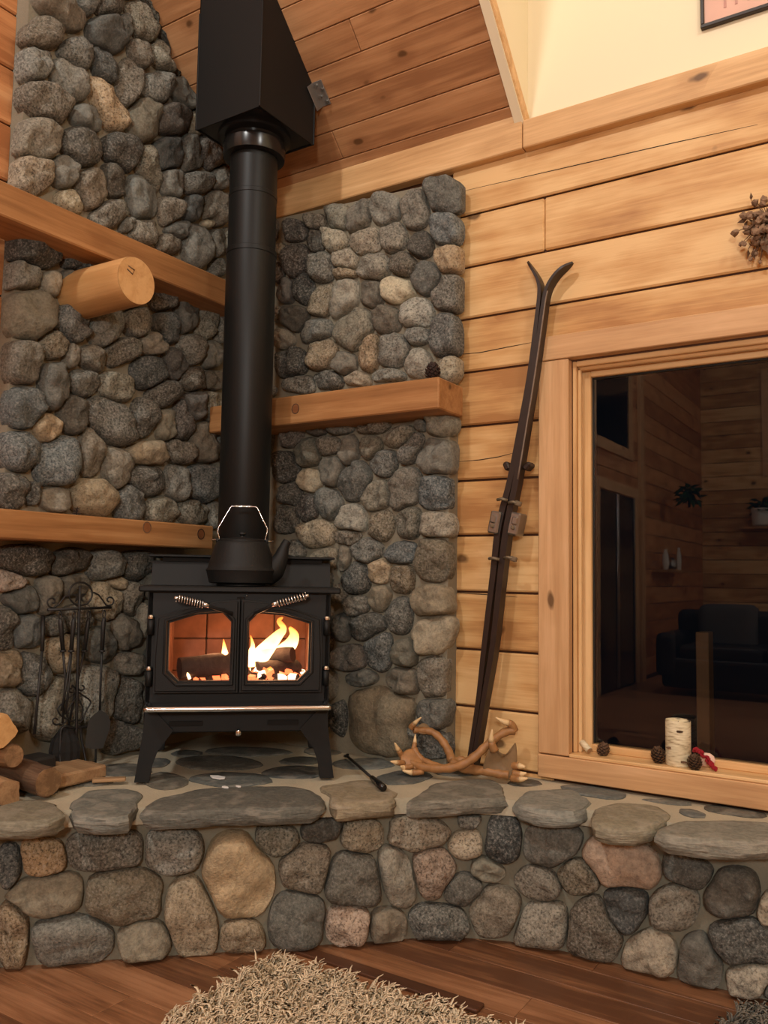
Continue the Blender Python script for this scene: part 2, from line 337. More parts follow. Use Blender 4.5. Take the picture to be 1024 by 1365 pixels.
def cells(L, K=30, lim=1.10, gap=.035, rnd=.07):
    """outline of every stone: an oval that stops where a neighbour is nearer"""
    P = np.array([(a[0], a[1]) for a in L]); A = np.array([a[2] / 2 for a in L]); Bx = np.array([a[3] / 2 for a in L]); T = np.array([a[4] for a in L])
    ct, st = np.cos(T), np.sin(T); out = []
    for i, s in enumerate(L):
        near = [j for j in range(len(L)) if j != i and np.hypot(*(P[j] - P[i])) < max(A[j], Bx[j]) + max(A[i], Bx[i]) + 25]
        poly = []; ph = random.uniform(0, 6.28); sq = random.uniform(2.3, 3.6); k3 = random.uniform(-rnd, rnd); k2 = random.uniform(-rnd, rnd)
        rr = np.linspace(.1, lim, 44)
        for k in range(K):
            th = 2 * math.pi * k / K; cx, cy = math.cos(th), math.sin(th)
            e = (abs(cx) ** sq + abs(cy) ** sq) ** (-1 / sq) * .985
            e *= 1 + k3 * math.sin(3 * th + ph) + k2 * math.sin(2 * th + 2 * ph) * .6
            ex, ey = A[i] * cx * e, Bx[i] * cy * e
            dx, dy = ex * ct[i] - ey * st[i], ex * st[i] + ey * ct[i]
            r = lim
            if near:
                qx = P[i][0] + dx * rr; qy = P[i][1] + dy * rr; ok = np.ones(len(rr), bool)
                for j in near:
                    ux, uy = qx - P[j][0], qy - P[j][1]; a = (ux * ct[j] + uy * st[j]) / A[j]; b = (-ux * st[j] + uy * ct[j]) / Bx[j]
                    ok &= (np.sqrt(a * a + b * b) > rr * e * .98 + gap)
                bad = np.where(~ok)[0]
                if len(bad): r = rr[max(bad[0] - 1, 0)]
            poly.append((dx * r, dy * r))
        poly = np.array(poly)
        for _ in range(1): poly = .25 * np.roll(poly, 1, 0) + .5 * poly + .25 * np.roll(poly, -1, 0)
        out.append(poly + P[i])
    return out
def stone_obj(name, pts3, n, t, parent, code, sink=.03, flat=3.2, amp=.010):
    """dome on the outline pts3, bulging by t along n, sunk by 'sink'"""
    n = Vector(n).normalized(); c = sum(pts3, Vector()) / len(pts3); K = len(pts3); V = []; F = []
    prof = [(1.0, -sink), (1.0, .0), (.975, .30 * t), (.92, .60 * t), (.82, .82 * t), (.66, .94 * t), (.44, 1.0 * t), (.22, 1.03 * t)]
    size = sum((p - c).length for p in pts3) / K; sd = Vector((random.uniform(0, 90), random.uniform(0, 90), random.uniform(0, 90)))
    tl = Vector((random.uniform(-1, 1), random.uniform(-1, 1), random.uniform(-1, 1))) * .26
    for s, h in prof:
        for p in pts3:
            q = c + (p - c) * s + n * h
            if h > 0:
                d = noise.noise(q * (1.2 / max(size, .03)) + sd) * amp * 2.4 + noise.noise(q * (3.0 / max(size, .03)) + sd) * amp * 1.2
                q = q + n * (d * min(1, h / t * 1.2)) + n * ((p - c).dot(tl) * s * h / t) + (p - c).normalized() * noise.noise(q * 22 + sd) * amp * .6
            V.append(q - c)
    for i in range(len(prof) - 1):
        for k in range(K): F.append((i * K + k, i * K + (k + 1) % K, (i + 1) * K + (k + 1) % K, (i + 1) * K + k))
    V.append(n * t * 1.03 + n * noise.noise(c * 9 + sd) * amp); top = len(V) - 1; b = (len(prof) - 1) * K
    for k in range(K): F.append((b + k, b + (k + 1) % K, top))
    o = mk(name, V, F, M['stone'], parent, True, c); stone_color(o, code); return o

SL = '''250 90 250 130 40 ; 345 65 150 110 55 ; 465 80 130 140 ; 490 2 100 46 ; 550 50 80 80 30 ; 600 185 190 105 60 w; 455 220 175 125 35 d; 530 195 55 100 -10
185 190 150 130 25 ; 325 290 150 120 40 ; 155 315 125 140 ; 290 385 195 115 60 ; 440 340 170 90 60 d; 545 415 100 195 5 ; 590 310 80 130 -15 ; 695 335 160 90 50 w
660 445 120 125 ; 775 485 150 80 55 ; 195 470 220 130 35 ; 365 540 150 95 35 ; 455 495 250 100 60 t; 600 565 120 180 w; 725 580 140 115 15 k; 840 605 80 100 t
170 615 165 160 20 l; 345 655 185 140 30 d; 505 680 180 115 45 d; 625 750 190 90 70 w; 710 710 140 135 d; 805 720 80 140 -15 ; 895 730 150 90 55 k; 145 750 165 150 40 l
275 740 110 150 10 ; 385 815 130 170 -10 ; 485 790 95 150 -15 d; 725 825 90 150 -15 ; 600 865 115 190 -20 ; 830 830 120 90 15 ; 935 830 80 90 ; 300 860 120 90 30 c
475 915 170 110 -15 ; 720 915 85 130 -10 ; 820 920 90 100 d; 910 940 95 135 ; 615 990 120 100 15 ; 750 1000 90 80 d; 715 1045 90 80 ; 830 1060 110 160 -10 ; 915 1060 60 110 ; 885 985 55 40 c
925 1150 70 70 ; 960 1060 30 90 w; 540 960 60 60 ; 155 1055 200 150 20 d; 340 1110 130 100 15 d; 105 1165 140 120 15 ; 220 1200 80 110 l; 335 1225 140 200 -10 ;640 40 50 70 50;  590 -20 90 60 40; 690 140 30 60 60; 330 -40 150 70 20; 180 -50 130 80; 430 -70 120 80; 540 -80 110 80 20; 250 -130 160 110 10; 400 -150 140 100 ; 160 -150 120 120; 340 -220 180 90;200 -240 130 80'''
SL2 = '''140 130 200 210 w; 310 160 165 150 30 b; 445 190 130 170 ; 585 160 120 130 -20 ; 705 180 110 150 d; 790 130 100 140 d; 870 165 85 140 w; 935 190 50 110 ; 225 250 110 120 w; 300 300 60 100
390 310 130 100 40 ; 510 280 150 120 -15 ; 645 245 110 110 -20 ; 810 275 110 130 ; 895 290 75 120 ; 745 335 105 140 k; 630 370 140 140 -20 d; 105 325 125 190 ; 225 430 100 210 b; 355 420 120 120
495 430 150 120 20 w; 815 395 110 100 -20 ; 900 405 70 90 ; 690 460 140 110 -20 d; 105 520 140 180 b; 305 550 125 170 d; 470 575 260 160 40 b; 605 565 100 165 10 b; 705 590 80 130 w; 770 590 80 200 k
820 510 90 110 k; 895 510 65 140 w; 210 610 115 130 t; 625 710 160 110 t; 760 700 120 110 25 ; 865 670 110 175 ; 925 640 40 90 ; 90 700 150 170 b; 245 740 190 230 15 b; 385 710 95 220
490 775 100 180 ; 625 830 160 140 10 b; 745 840 85 160 ; 865 840 135 170 b; 60 870 110 150 d; 140 880 60 100 d; 235 905 120 110 ; 390 895 170 160 20 o; 550 920 130 160 b; 685 950 130 120 w
815 960 120 110 w; 905 970 60 120 ; 920 760 40 110 w; 690 70 100 80 d; 560 60 90 70 d'''
SL3 = '''110 150 230 130 d; 300 160 170 120 -15 d; 445 175 140 140 ; 585 170 130 130 d; 40 240 150 100 15 p; 95 315 150 130 d; 205 300 95 170 ; 315 250 130 110 ; 450 320 150 170 10 t; 500 250 85 60 t
560 320 80 160 ; 25 440 90 200 b; 115 450 120 150 b; 40 615 130 160 t; 140 640 150 190 ; 260 550 140 170 t; 430 510 140 160 ; 530 450 120 160 ; 610 400 50 140 l; 240 430 90 100 ; 60 790 150 190
240 780 200 280 10 w; 410 730 220 260 l; 560 590 120 100 ; 540 760 120 220 d; 330 400 120 130 ; 500 900 180 160 d; 660 250 100 140; 680 420 100 150; 690 600 130 160; 640 760 120 180;720 800 120 200'''
left_L = parse(SL, 0, 0, 3.1746) + parse(SL2, 0, 380, 3.1746) + parse(SL3, 0, 700, 3.2)
SR1 = '''860 95 170 150 ; 735 160 115 185 10 ; 605 160 135 145 10 l; 485 195 95 165 15 ; 395 195 105 115 w; 300 215 85 70 ; 205 255 95 100 k; 865 250 125 150 b; 875 375 115 140 t; 640 280 110 145
755 315 110 125 25 d; 515 300 135 120 l; 380 300 110 120 -20 t; 300 300 90 100 d; 140 340 40 60 t; 215 385 110 160 k; 320 415 115 155 ; 425 385 110 110 l; 420 440 110 60 t; 550 410 145 125 l
680 400 115 120 ; 785 460 125 150 b; 875 525 130 170 10 b; 245 505 90 150 d; 325 560 110 165 15 w; 420 555 130 190 20 l; 540 530 115 130 15 ; 655 515 145 120 c; 740 620 145 140 l; 610 650 125 125
465 680 170 200 20 w; 865 715 125 200 b; 165 520 70 110 k; 205 640 120 120 d; 295 690 145 110 -20 ; 745 715 110 90 ; 530 795 90 180 10 t; 325 800 130 150 25 t; 635 780 140 150 ; 420 840 120 110
745 840 110 130 20 l; 885 855 85 115 -10 t; 160 735 85 100 ; 190 835 130 150 d; 350 910 120 90 ; 480 905 110 70 l; 615 890 140 60 l; 225 930 130 80 ; 545 1110 140 80 ; 660 1160 150 90 -15 w; 840 1100 130 130 w
720 1215 90 160 25 b; 820 1250 165 165 ; 540 1210 100 110 w; 445 1225 80 140 ; 350 1205 110 95 ; 260 1230 120 130 w; 185 1160 100 100 k; 400 1115 110 80 ; 300 1130 80 60 k; 760 1110 60 60; 130 440 50 90 k; 130 620 40 70; 100 250 50 90 k; 60 350 80 120 k;60 500 80 130;60 640 80 120;50 780 80 130;50 910 80 100; 60 1180 90 120;70 960 90 60'''
SR2 = '''455 220 105 105 ; 85 235 100 120 d; 260 245 90 130 ; 175 285 90 100 40 t; 345 290 115 165 15 ; 430 345 105 130 30 w; 535 315 125 180 15 ; 650 330 115 140 b; 105 340 90 95 d; 165 390 85 120 k
250 375 100 120 ; 85 430 90 110 d; 335 430 110 120 l; 200 485 135 115 t; 445 455 95 125 w; 550 440 90 125 w; 655 455 120 110 l; 325 500 90 70 ; 390 550 120 105 ; 525 560 120 85 b; 645 580 125 180 w
120 545 70 70 ; 235 580 110 80 t; 305 580 50 110 ; 350 655 105 135 d; 440 630 85 100 t; 525 660 90 120 w; 440 735 80 110 20 t; 635 745 150 130 w; 355 765 90 90 -20 ; 395 840 135 115 d; 515 795 100 150
640 870 140 170 20 t; 435 930 105 165 b; 535 940 100 115 w; 300 840 60 110 d; 330 965 120 110 k; 530 1050 130 110 ; 640 1030 110 165 ; 370 1035 120 70 ; 450 1195 260 255 w; 640 1175 130 120 ; 640 1290 120 110 b
285 1190 60 130 d; 290 715 50 75 ; 200 680 110 110; 200 800 110 120;200 920 110 120; 210 1060 120 130;180 1190 120 130; 90 640 100 110;80 760 100 120;90 890 100 120;80 1020 100 120; 80 1160 100 130;570 1230 60 70'''
right_L = parse(SR1, 330, 230, 3.303) + parse(SR2, 350, 540, 2.845)
SF1 = '''35 440 80 170 d; 165 405 160 150 o; 400 380 280 150 ; 660 385 220 165 ; 900 480 265 320 o; 175 550 280 160 w; 470 560 290 210 w; 725 630 195 310 -10 t; 45 700 120 270 t; 275 725 310 190 ; 545 725 210 165 t; 915 705 160 130 t
-90 430 140 170 ; -120 640 170 200 w; -80 790 120 120; -250 500 170 200 t; -290 720 170 190; -410 600 140 250 d'''
SF2 = '''110 345 170 120 w; 280 305 150 90 -15 d; 435 325 155 130 t; 650 320 240 120 l; 840 272 80 50 ; 225 450 190 190 ; 395 490 215 200 ; 570 480 130 230 -15 l; 705 460 165 190 p; 825 360 130 110 l; 905 455 130 80 25 w; 815 530 150 120
970 340 140 170 d; 190 645 215 210 ; 375 660 175 160 p; 535 670 140 140 l; 730 660 230 150 ; 935 610 200 180 l'''
SF3 = '''215 355 215 170 ; 165 500 170 120 25 ; 315 470 170 140 20 w; 465 430 310 180 15 p; 720 450 200 110 25 d; 480 595 180 190 30 d; 670 590 180 170 l; 895 540 210 170 d; 180 660 200 180 l; 375 670 210 240 ; 585 765 200 160 l; 770 790 160 200
920 720 260 170 d; 950 860 160 130 l; 1015 600 60 130 l; 1120 520 150 160 w; 1130 690 150 170; 1140 860 170 150 t; 1300 560 180 180; 1310 770 180 200 w; 1040 900 60 60;1130 960 160 60;1300 930 170 100'''
SF4 = '''1165 1190 60 55 ; 1160 1250 50 60 d; 1175 1310 62 55 w; 1165 1365 50 45 l; 1225 1205 55 60 l; 1222 1270 60 62 ; 1232 1335 55 60 d; 1228 1390 50 40; 1285 1215 60 58 w; 1290 1285 62 70 ; 1288 1355 60 60 t; 1345 1230 55 60 d; 1350 1300 55 66 l; 1350 1372 58 62; 1405 1245 60 62; 1408 1320 55 70 w; 1405 1395 58 60; 1465 1255 58 64 l; 1468 1330 58 70; 1465 1405 58 62 d'''
riser_L = parse(SF4, 0, 0, 1) + parse(SF1, 0, 1000, 2.844) + parse(SF2, 330, 1000, 2.844) + parse(SF3, 660, 1000, 2.813)
# ------------------------------------------------------------------ the room shell
H = .477                       # top of the raised hearth
CS = .95; CZ = 2.965            # sloped ceiling: z = CZ - CS*y
TH = math.atan(CS)
def structure(o, label): return tag(o, label, kind='structure')
XR, YB = 6.0, -10.5            # far right and far back of the room
RIDGE = -5.25
# floor: subfloor slab with separate laminate planks
def slab0(name, lo, hi, mat):
    V = [tuple((hi if k >> i & 1 else lo)[i] for i in range(3)) for k in range(8)]
    return mk(name, V, [(0, 1, 3, 2), (4, 6, 7, 5), (0, 4, 5, 1), (2, 3, 7, 6), (0, 2, 6, 4), (1, 5, 7, 3)], mat)
floor = structure(slab0('floor', (0, YB, -.06), (XR, 0, -.014), M['darktrim']), 'reddish brown laminate plank floor in front of the hearth')
pw = .128
row = 0; y = -.10
while y > -3.6:
    x = -.05 - (row * .43) % 1.2
    while x < 4.2:
        x1 = x + 1.2; lo, hi = max(x, 0), min(x1, 4.2)
        if hi - lo > .05: box2('plank', (lo + .0006, y - pw + .0006, -.013), (hi - .0006, y - .0006, 0), M['floor'], floor, .0012)
        x = x1
    y -= pw; row += 1
box2('far_boards', (0, YB, -.013), (XR, y, -.002), M['floor'], floor, 0)
box2('side_boards', (4.2, y, -.013), (XR, 0, -.002), M['floor'], floor, 0)
structure(box2('trim_1', (1.02, -.785, .0), (1.74, -.735, .011), M['darktrim'], None, .003), 'dark wooden transition strip across the laminate floor')

# right wall (with the window opening)
WX0, WX1, WZ0, WZ1 = 1.735, 3.35, .57, 2.012
V, F = [], []
def addbox(lo, hi):
    b = len(V)
    for k in range(8): V.append(tuple((hi if k >> i & 1 else lo)[i] for i in range(3)))
    F.extend(tuple(b + i for i in f) for f in ((0, 1, 3, 2), (4, 6, 7, 5), (0, 4, 5, 1), (2, 3, 7, 6), (0, 2, 6, 4), (1, 5, 7, 3)))
for lo, hi in (((0, .012, 0), (WX0, .16, 3.1)), ((WX1, .012, 0), (XR, .16, 3.1)), ((WX0, .012, 0), (WX1, .16, WZ0)), ((WX0, .012, WZ1), (WX1, .16, 3.1))): addbox(lo, hi)
wall_right = structure(mk('wall_right', V, F, M['darktrim']), 'golden pine board wall with a stone veneer panel beside the stove')
ZR = [.02, .265, .483, .700, .920, 1.143, 1.364, 1.583, 1.801, 2.021, 2.240, 2.455, 2.673, 2.895]
for z0, z1 in zip(ZR, ZR[1:]):
    segs = [(1.22, XR)] if z0 > 2.0 else [(1.22, 1.66), (3.40, XR)]
    if abs(z0 - 2.455) < .01: segs = [(1.22, 1.622), (1.624, XR)]
    for a, b in segs: box2('board', (a, -.004, z0 + .0045), (b, .014, z1 - .0045), M['pine'], wall_right, .006)
for cr in ([(606, 473), (640, 470), (675, 463), (712, 456)], [(604, 616), (640, 613), (665, 609), (684, 604)], [(603, 790), (640, 792), (690, 796)], [(612, 256), (760, 222), (900, 190), (1010, 166)]):
    tube('crack', [ony(*p, -.0042) for p in cr], [.0006] + [.0018] * (len(cr) - 2) + [.0006], M['soot'], wall_right, 5)
# crown boards above the pine wall
t2 = structure(box2('trim_2', (0, -.045, 2.868), (1.546, .01, 3.03), M['trim'], None, .004), 'pine crown board between ceiling planks and stone panel')
t3 = structure(box2('trim_3', (1.549, -.045, 2.868), (XR, .01, 2.982), M['trim'], None, .004), 'pine crown board under the cream dormer wall')
DZ = 4.7; DY = -(DZ - CZ) / CS
wall_dormer = structure(box2('wall_dormer', (1.552, .0, 2.97), (4.8, .1, DZ), M['cream'], None, 0), 'cream painted dormer wall above the pine boards')
V = [(1.552, .05, 2.97), (1.552, .05, DZ), (1.552, DY, DZ), (1.552, 0, CZ - .03), (1.60, .05, 2.97), (1.60, .05, DZ), (1.60, DY, DZ), (1.60, 0, CZ - .03)]
V = [(1.552 if v[0] < 1.57 else 1.515,) + v[1:] for v in V]
structure(mk('wall_dormer_side', V, [(0, 1, 2, 3), (4, 5, 6, 7), (0, 1, 5, 4), (1, 2, 6, 5), (2, 3, 7, 6), (3, 0, 4, 7)], M['cream']), 'cream dormer cheek wall above the sloped ceiling edge')
structure(box2('wall_dormer_far', (4.8, DY, 2.97), (4.85, 0, DZ), M['cream'], None, 0), 'cream dormer cheek wall out of frame on the far side')
# sloped ceiling with separate planks
def slope(name, x0, x1, s0, s1, th, mat, parent, b=.004):
    sm = (s0 + s1) / 2; n = (0, math.sin(TH), math.cos(TH))
    c = ((x0 + x1) / 2, -sm * math.cos(TH) + n[1] * th / 2, CZ + sm * math.sin(TH) + n[2] * th / 2)
    return box(name, c, (x1 - x0, s1 - s0, th), mat, parent, b, (-TH, 0, 0))
smax = -RIDGE / math.cos(TH)
ceiling = structure(slope('ceiling', -.02, 1.52, -.05, smax, .05, M['ceilpine'], None, 0), 'sloped knotty pine plank ceiling')
ceiling.location += Vector((0, math.sin(TH), math.cos(TH))) * .016
cwd = .1225
for i in range(20):
    s0 = i * cwd - .02
    cut = [(-.01, 1.533)] if i % 3 != 1 else [(-.01, .62 + .09 * (i % 5)), (.622 + .09 * (i % 5), 1.533)]
    for a, b in cut: p = slope('plank', a, b, s0 + .0012, s0 + cwd - .0012, .016, M['ceilpine'], None, .003); p.parent = ceiling; p.matrix_parent_inverse = ceiling.matrix_basis.inverted()
p = slope('upper_planks', -.01, 1.533, 20 * cwd - .02, smax, .016, M['ceilpine'], None, 0); p.parent = ceiling; p.matrix_parent_inverse = ceiling.matrix_basis.inverted()
structure(slope('trim_4', 1.534, 1.560, -.06, 2.5, .045, M['trim'], None, .003), 'pine edge board closing the ceiling planks at the dormer').location += Vector((0, math.sin(TH), math.cos(TH))) * -.012
structure(slope('ceiling_main', 1.52, XR, -DY / math.cos(TH), smax, .05, M['ceilpine'], None, 0), 'sloped pine ceiling beyond the dormer')
structure(slope('ceiling_side', 4.85, XR, 0, -DY / math.cos(TH), .05, M['ceilpine'], None, 0), 'sloped pine ceiling past the dormer')
structure(box2('ceiling_dormer', (1.5, DY, DZ), (4.85, .1, DZ + .05), M['cream'], None, 0), 'flat dormer ceiling out of frame')
ZTOP = CZ - CS * RIDGE; ZBK = 5.6
V = [(0, RIDGE, ZTOP), (XR, RIDGE, ZTOP), (XR, YB, ZBK), (0, YB, ZBK)]; V += [(a_, b_, c_ + .06) for a_, b_, c_ in V]
structure(mk('ceiling_back', V, [(0, 1, 2, 3), (7, 6, 5, 4), (0, 4, 5, 1), (1, 5, 6, 2), (2, 6, 7, 3), (3, 7, 4, 0)], M['ceilpine']), 'sloped pine ceiling over the back of the room')
# left wall (gable), its boards, and the far walls
def gable(name, x0, x1, mat, label):
    pr = [(YB, -.02), (.16, -.02), (.16, CZ + .02), (RIDGE, ZTOP + .02), (YB, ZBK + .02)]; n = len(pr)
    V = [(x0, *p) for p in pr] + [(x1, *p) for p in pr]
    return structure(mk(name, V, [tuple(range(n)), tuple(range(2 * n - 1, n - 1, -1))] + [(i, (i + 1) % n, n + (i + 1) % n, n + i) for i in range(n)], mat), label)
wall_left = gable('wall_left', -.15, -.012, M['darktrim'], 'pine board gable wall with a tall stone veneer panel')
z = 2.845 - 13 * .2155
for i in range(22):
    z0 = z + i * .2155; z1 = z0 + .2155
    if z1 < .03: continue
    ye = -min(-YB, max(0, 0)) if z1 < CZ else YB
    cuts = [(-1.20, -3.1), (-3.104, -5.05), (-5.054, YB)] if z1 < 3.05 else [(-1.20 - max(0, (z1 - 4.1) / CS), -5.05), (-5.054, YB)]
    if i % 2: cuts[0] = (cuts[0][0], cuts[0][1] + .35); cuts[1] = (cuts[1][0] + .354 if len(cuts) > 2 else cuts[0][1] - .004, cuts[1][1])
    for a, b in cuts: box2('board', (-.014, b, max(z0, .02) + .0035), (.006, a, z1 - .0035), M['pineleft'], wall_left, .006, 'y')
z_top = z + 22 * .2155
wall_far = gable('wall_far', XR, XR + .1, M['pine'], 'pine gable wall out of frame on the far right')
wall_back = structure(slab0('wall_back', (-.15, YB - .1, 0), (XR, YB - .014, ZBK + .1), M['darktrim']), 'pine board wall at the back of the room')
for i in range(26): box2('board', (0, YB - .016, i * .2155 + .0235), (XR, YB, (i + 1) * .2155 + .0165), M['pine'], wall_back, .006)

# ------------------------------------------------------------------ stone panels
def panel(name, pr, ax, th, parent):
    n = len(pr)
    if ax == 'x': V = [(0, *p) for p in pr] + [(th, *p) for p in pr]
    else: V = [(p[0], 0, p[1]) for p in pr] + [(p[0], -th, p[1]) for p in pr]
    return mk(name, V, [tuple(range(n)), tuple(range(2 * n - 1, n - 1, -1))] + [(i, (i + 1) % n, n + (i + 1) % n, n + i) for i in range(n)], M['mortar'], parent)
MT = .078
panel('mortar', [(-1.205, H - .05), (0, H - .05), (0, CZ), (-1.205, CZ + 1.205 * CS)], 'x', MT, wall_left)
panel('mortar', [(0, H - .05), (1.258, H - .05), (1.258, 2.80), (0, 2.86)], 'y', MT, wall_right)
for L, hit, n, par, gp in ((left_L, lambda x, y: onx(x, y, .10), (1, 0, 0), wall_left, .03), (right_L, lambda x, y: ony(x, y, -.10), (0, -1, 0), wall_right, .06)):
    for s, poly in zip(L, cells(L, gap=gp, rnd=.11)):
        pts = [hit(*p) for p in poly]; c = sum(pts, Vector()) / len(pts); sz = sum((p - c).length for p in pts) / len(pts)
        if par is wall_left: pts = [Vector((p.x, p.y, p.z if p.z < 2.5 else 2.5 + (p.z - 2.5) * (CZ - CS * p.y - 2.5) / (CZ - CS * p.y - 2.61))) for p in pts]
        if par is wall_left: pts = [Vector((MT, min(max(p.y, -1.232), -.09), min(max(p.z, H + .002), CZ - CS * p.y - .012))) for p in pts]
        else: pts = [Vector((min(max(p.x, .09), 1.305), -MT, min(max(p.z, H + .002), 2.845))) for p in pts]
        t = (min(.075, max(.032, .032 + sz * .42)) if par is wall_left else min(.055, .026 + sz * .30)) * random.uniform(.85, 1.12)
        stone_obj('stone', pts, n, t, par, s[5], amp=min(.012, sz * .16))

# ------------------------------------------------------------------ raised hearth
RL = [(-.02, -1.80), (.433, -1.364), (.749, -1.063), (1.002, -.825), (1.366, -.470), (1.50, -.375), (1.626, -.320), (1.76, -.290), (1.917, -.275), (2.149, -.265), (2.401, -.250), (3.4, -.235)]
RL = [Vector((a, b, 0)) for a, b in RL]
def offs(P, d):
    out = []
    for i, p in enumerate(P):
        t = (P[min(i + 1, len(P) - 1)] - P[max(i - 1, 0)]).normalized(); out.append(p + Vector((t.y, -t.x, 0)) * d)
    return out
def prism(name, outl, z0, z1, mat, parent=None, top=None):
    n = len(outl); V = [(p[0], p[1], z0) for p in outl] + [(p[0], p[1], z1) for p in outl]
    return mk(name, V, [tuple(range(n)), tuple(range(2 * n - 1, n - 1, -1))] + [(i, (i + 1) % n, n + (i + 1) % n, n + i) for i in range(n)], mat, parent)
def back(P): return list(P) + [Vector((3.4, .0, 0)), Vector((0, 0, 0)), Vector((-.0, -1.8, 0))]
hearth = structure(prism('hearth', back(offs(RL, -.012)), 0, H - .06, M['mortar']), 'raised stone hearth with a curved riser and flagstone top')
prism('mortar_bed', back(offs(RL, .022)), H - .062, H - .010, M['hmortar'], hearth)
def rhit(x, y, off=.012):
    P = offs(RL, off); r = ray(x, y); best = None
    for a, b in zip(P, P[1:]):
        d = b - a; n = np.array([d.y, -d.x, 0.]); den = np.dot(r, n)
        if abs(den) < 1e-6: continue
        t = np.dot(np.array(a) - CAM, n) / den; q = Vector(CAM + r * t); u = (q - a).dot(d) / d.dot(d)
        e = max(0, -u, u - 1)
        if t > 0 and (best is None or e < best[0] - 1e-9): best = (e, q, Vector(n).normalized())
    return best[1], best[2]
for s, poly in zip(riser_L, cells(riser_L, gap=.07, rnd=.12)):
    hp = [rhit(*p) for p in poly]; n = sum((h[1] for h in hp), Vector()).normalized(); pts = [h[0] for h in hp]
    pts = [Vector((p.x, p.y, min(max(p.z, .004), H - .045))) for p in pts]
    c = sum(pts, Vector()) / len(pts); sz = sum((p - c).length for p in pts) / len(pts)
    stone_obj('stone', pts, n, min(.040, .016 + sz * .20) * random.uniform(.85, 1.1), hearth, s[5], amp=min(.010, sz * .13))
def slab(name, px, thick, parent, code, z=H, inset=.012, rough=.010):
    P = [onz(a, b, z) for a, b in px]; c = sum(P, Vector()) / len(P); Q = []
    for a, b in zip(P, P[1:] + P[:1]):
        k = max(1, int((b - a).length / .03))
        for i in range(k): Q.append(a.lerp(b, i / k))
    for _ in range(1): Q = [Q[i - 1] * .22 + Q[i] * .56 + Q[(i + 1) % len(Q)] * .22 for i in range(len(Q))]
    sd = Vector((random.uniform(0, 50), random.uniform(0, 50), 0)); K = len(Q); V = []; F = []
    prof = [(-.05, -thick), (-.012, -thick), (.0, -thick * .8), (.004, -thick * .55), (.004, -thick * .3), (.001, -.007), (-.007, -.0005), (-.03, .001)] if thick > .03 else [(-.004, -thick), (0, -.004), (-.005, -.0005), (-.03, .001)]
    for ins, dz in prof:
        for p in Q:
            d = (p - c); L = d.length; d = d / L
            e = noise.noise(p * 11 + sd) * rough * 1.6 + (noise.noise(Vector((p.x * 30, p.y * 30, dz * 45)) + sd) * rough * (1.5 if dz < -.004 else .3))
            V.append(c + d * max(.01, L + ins + e) + Vector((0, 0, dz + (noise.noise(p * 6 + sd) * .003 if dz > -.01 else 0))) - c)
    for i in range(len(prof) - 1):
        for k in range(K): F.append((i * K + k, i * K + (k + 1) % K, (i + 1) * K + (k + 1) % K, (i + 1) * K + k))
    V.append(Vector((0, 0, .002))); b = (len(prof) - 1) * K
    for k in range(K): F.append((b + k, b + (k + 1) % K, len(V) - 1))
    F.append(tuple(range(K)))
    o = mk(name, V, F, M['slate'], parent, True, c); sharp(o, 38); stone_color(o, code); return o
CAPS = [([(-60, 1074), (0, 1066), (45, 1066), (78, 1070), (86, 1080), (86, 1089), (60, 1094), (0, 1096), (-60, 1100)], 'w'),
        ([(93, 1067), (116, 1053), (169, 1049), (190, 1057), (184, 1067), (176, 1077), (175, 1087), (140, 1091), (98, 1088)], 'g'),
        ([(188, 1076), (215, 1062), (270, 1050), (330, 1047), (385, 1047), (415, 1053), (433, 1065), (431, 1073), (370, 1077), (310, 1079), (255, 1080), (190, 1083)], 'b'),
        ([(423, 1047), (478, 1039), (506, 1040), (527, 1058), (530, 1066), (490, 1071), (448, 1073), (441, 1062)], 'w'),
        ([(541, 1070), (573, 1046), (594, 1040), (657, 1038), (674, 1046), (676, 1062), (620, 1065), (548, 1070)], 'g'),
        ([(685, 1066), (703, 1052), (763, 1052), (786, 1064), (784, 1074), (767, 1082), (724, 1081), (687, 1073)], 'g'),
        ([(784, 1091), (799, 1073), (820, 1068), (870, 1071), (896, 1084), (891, 1091), (873, 1101), (831, 1104), (792, 1099)], 'w'),
        ([(875, 1107), (909, 1092), (960, 1092), (1024, 1095), (1045, 1099), (1042, 1120), (976, 1124), (888, 1114)], 'g'),
        ([(1060, 1101), (1150, 1106), (1230, 1124), (1200, 1140), (1064, 1123)], 'g'),
        ([(1240, 1124), (1330, 1128), (1400, 1150), (1370, 1164), (1250, 1148)], 'w'), ([(1415, 1152), (1520, 1165), (1560, 1190), (1430, 1175)], 'l')]
for px, code in CAPS: slab('cap_stone', px, .054, hearth, code)
def oval(cx, cy, w, h, n=9, sk=0):
    w *= 1.18; h *= 1.22
    return [(cx + math.cos(6.283 * k / n + .3) * w / 2 * (1 + .12 * math.sin(5 * k + cx)), cy + math.sin(6.283 * k / n + .3) * h / 2 * (1 + .1 * math.sin(3 * k + cy))) for k in range(n)]
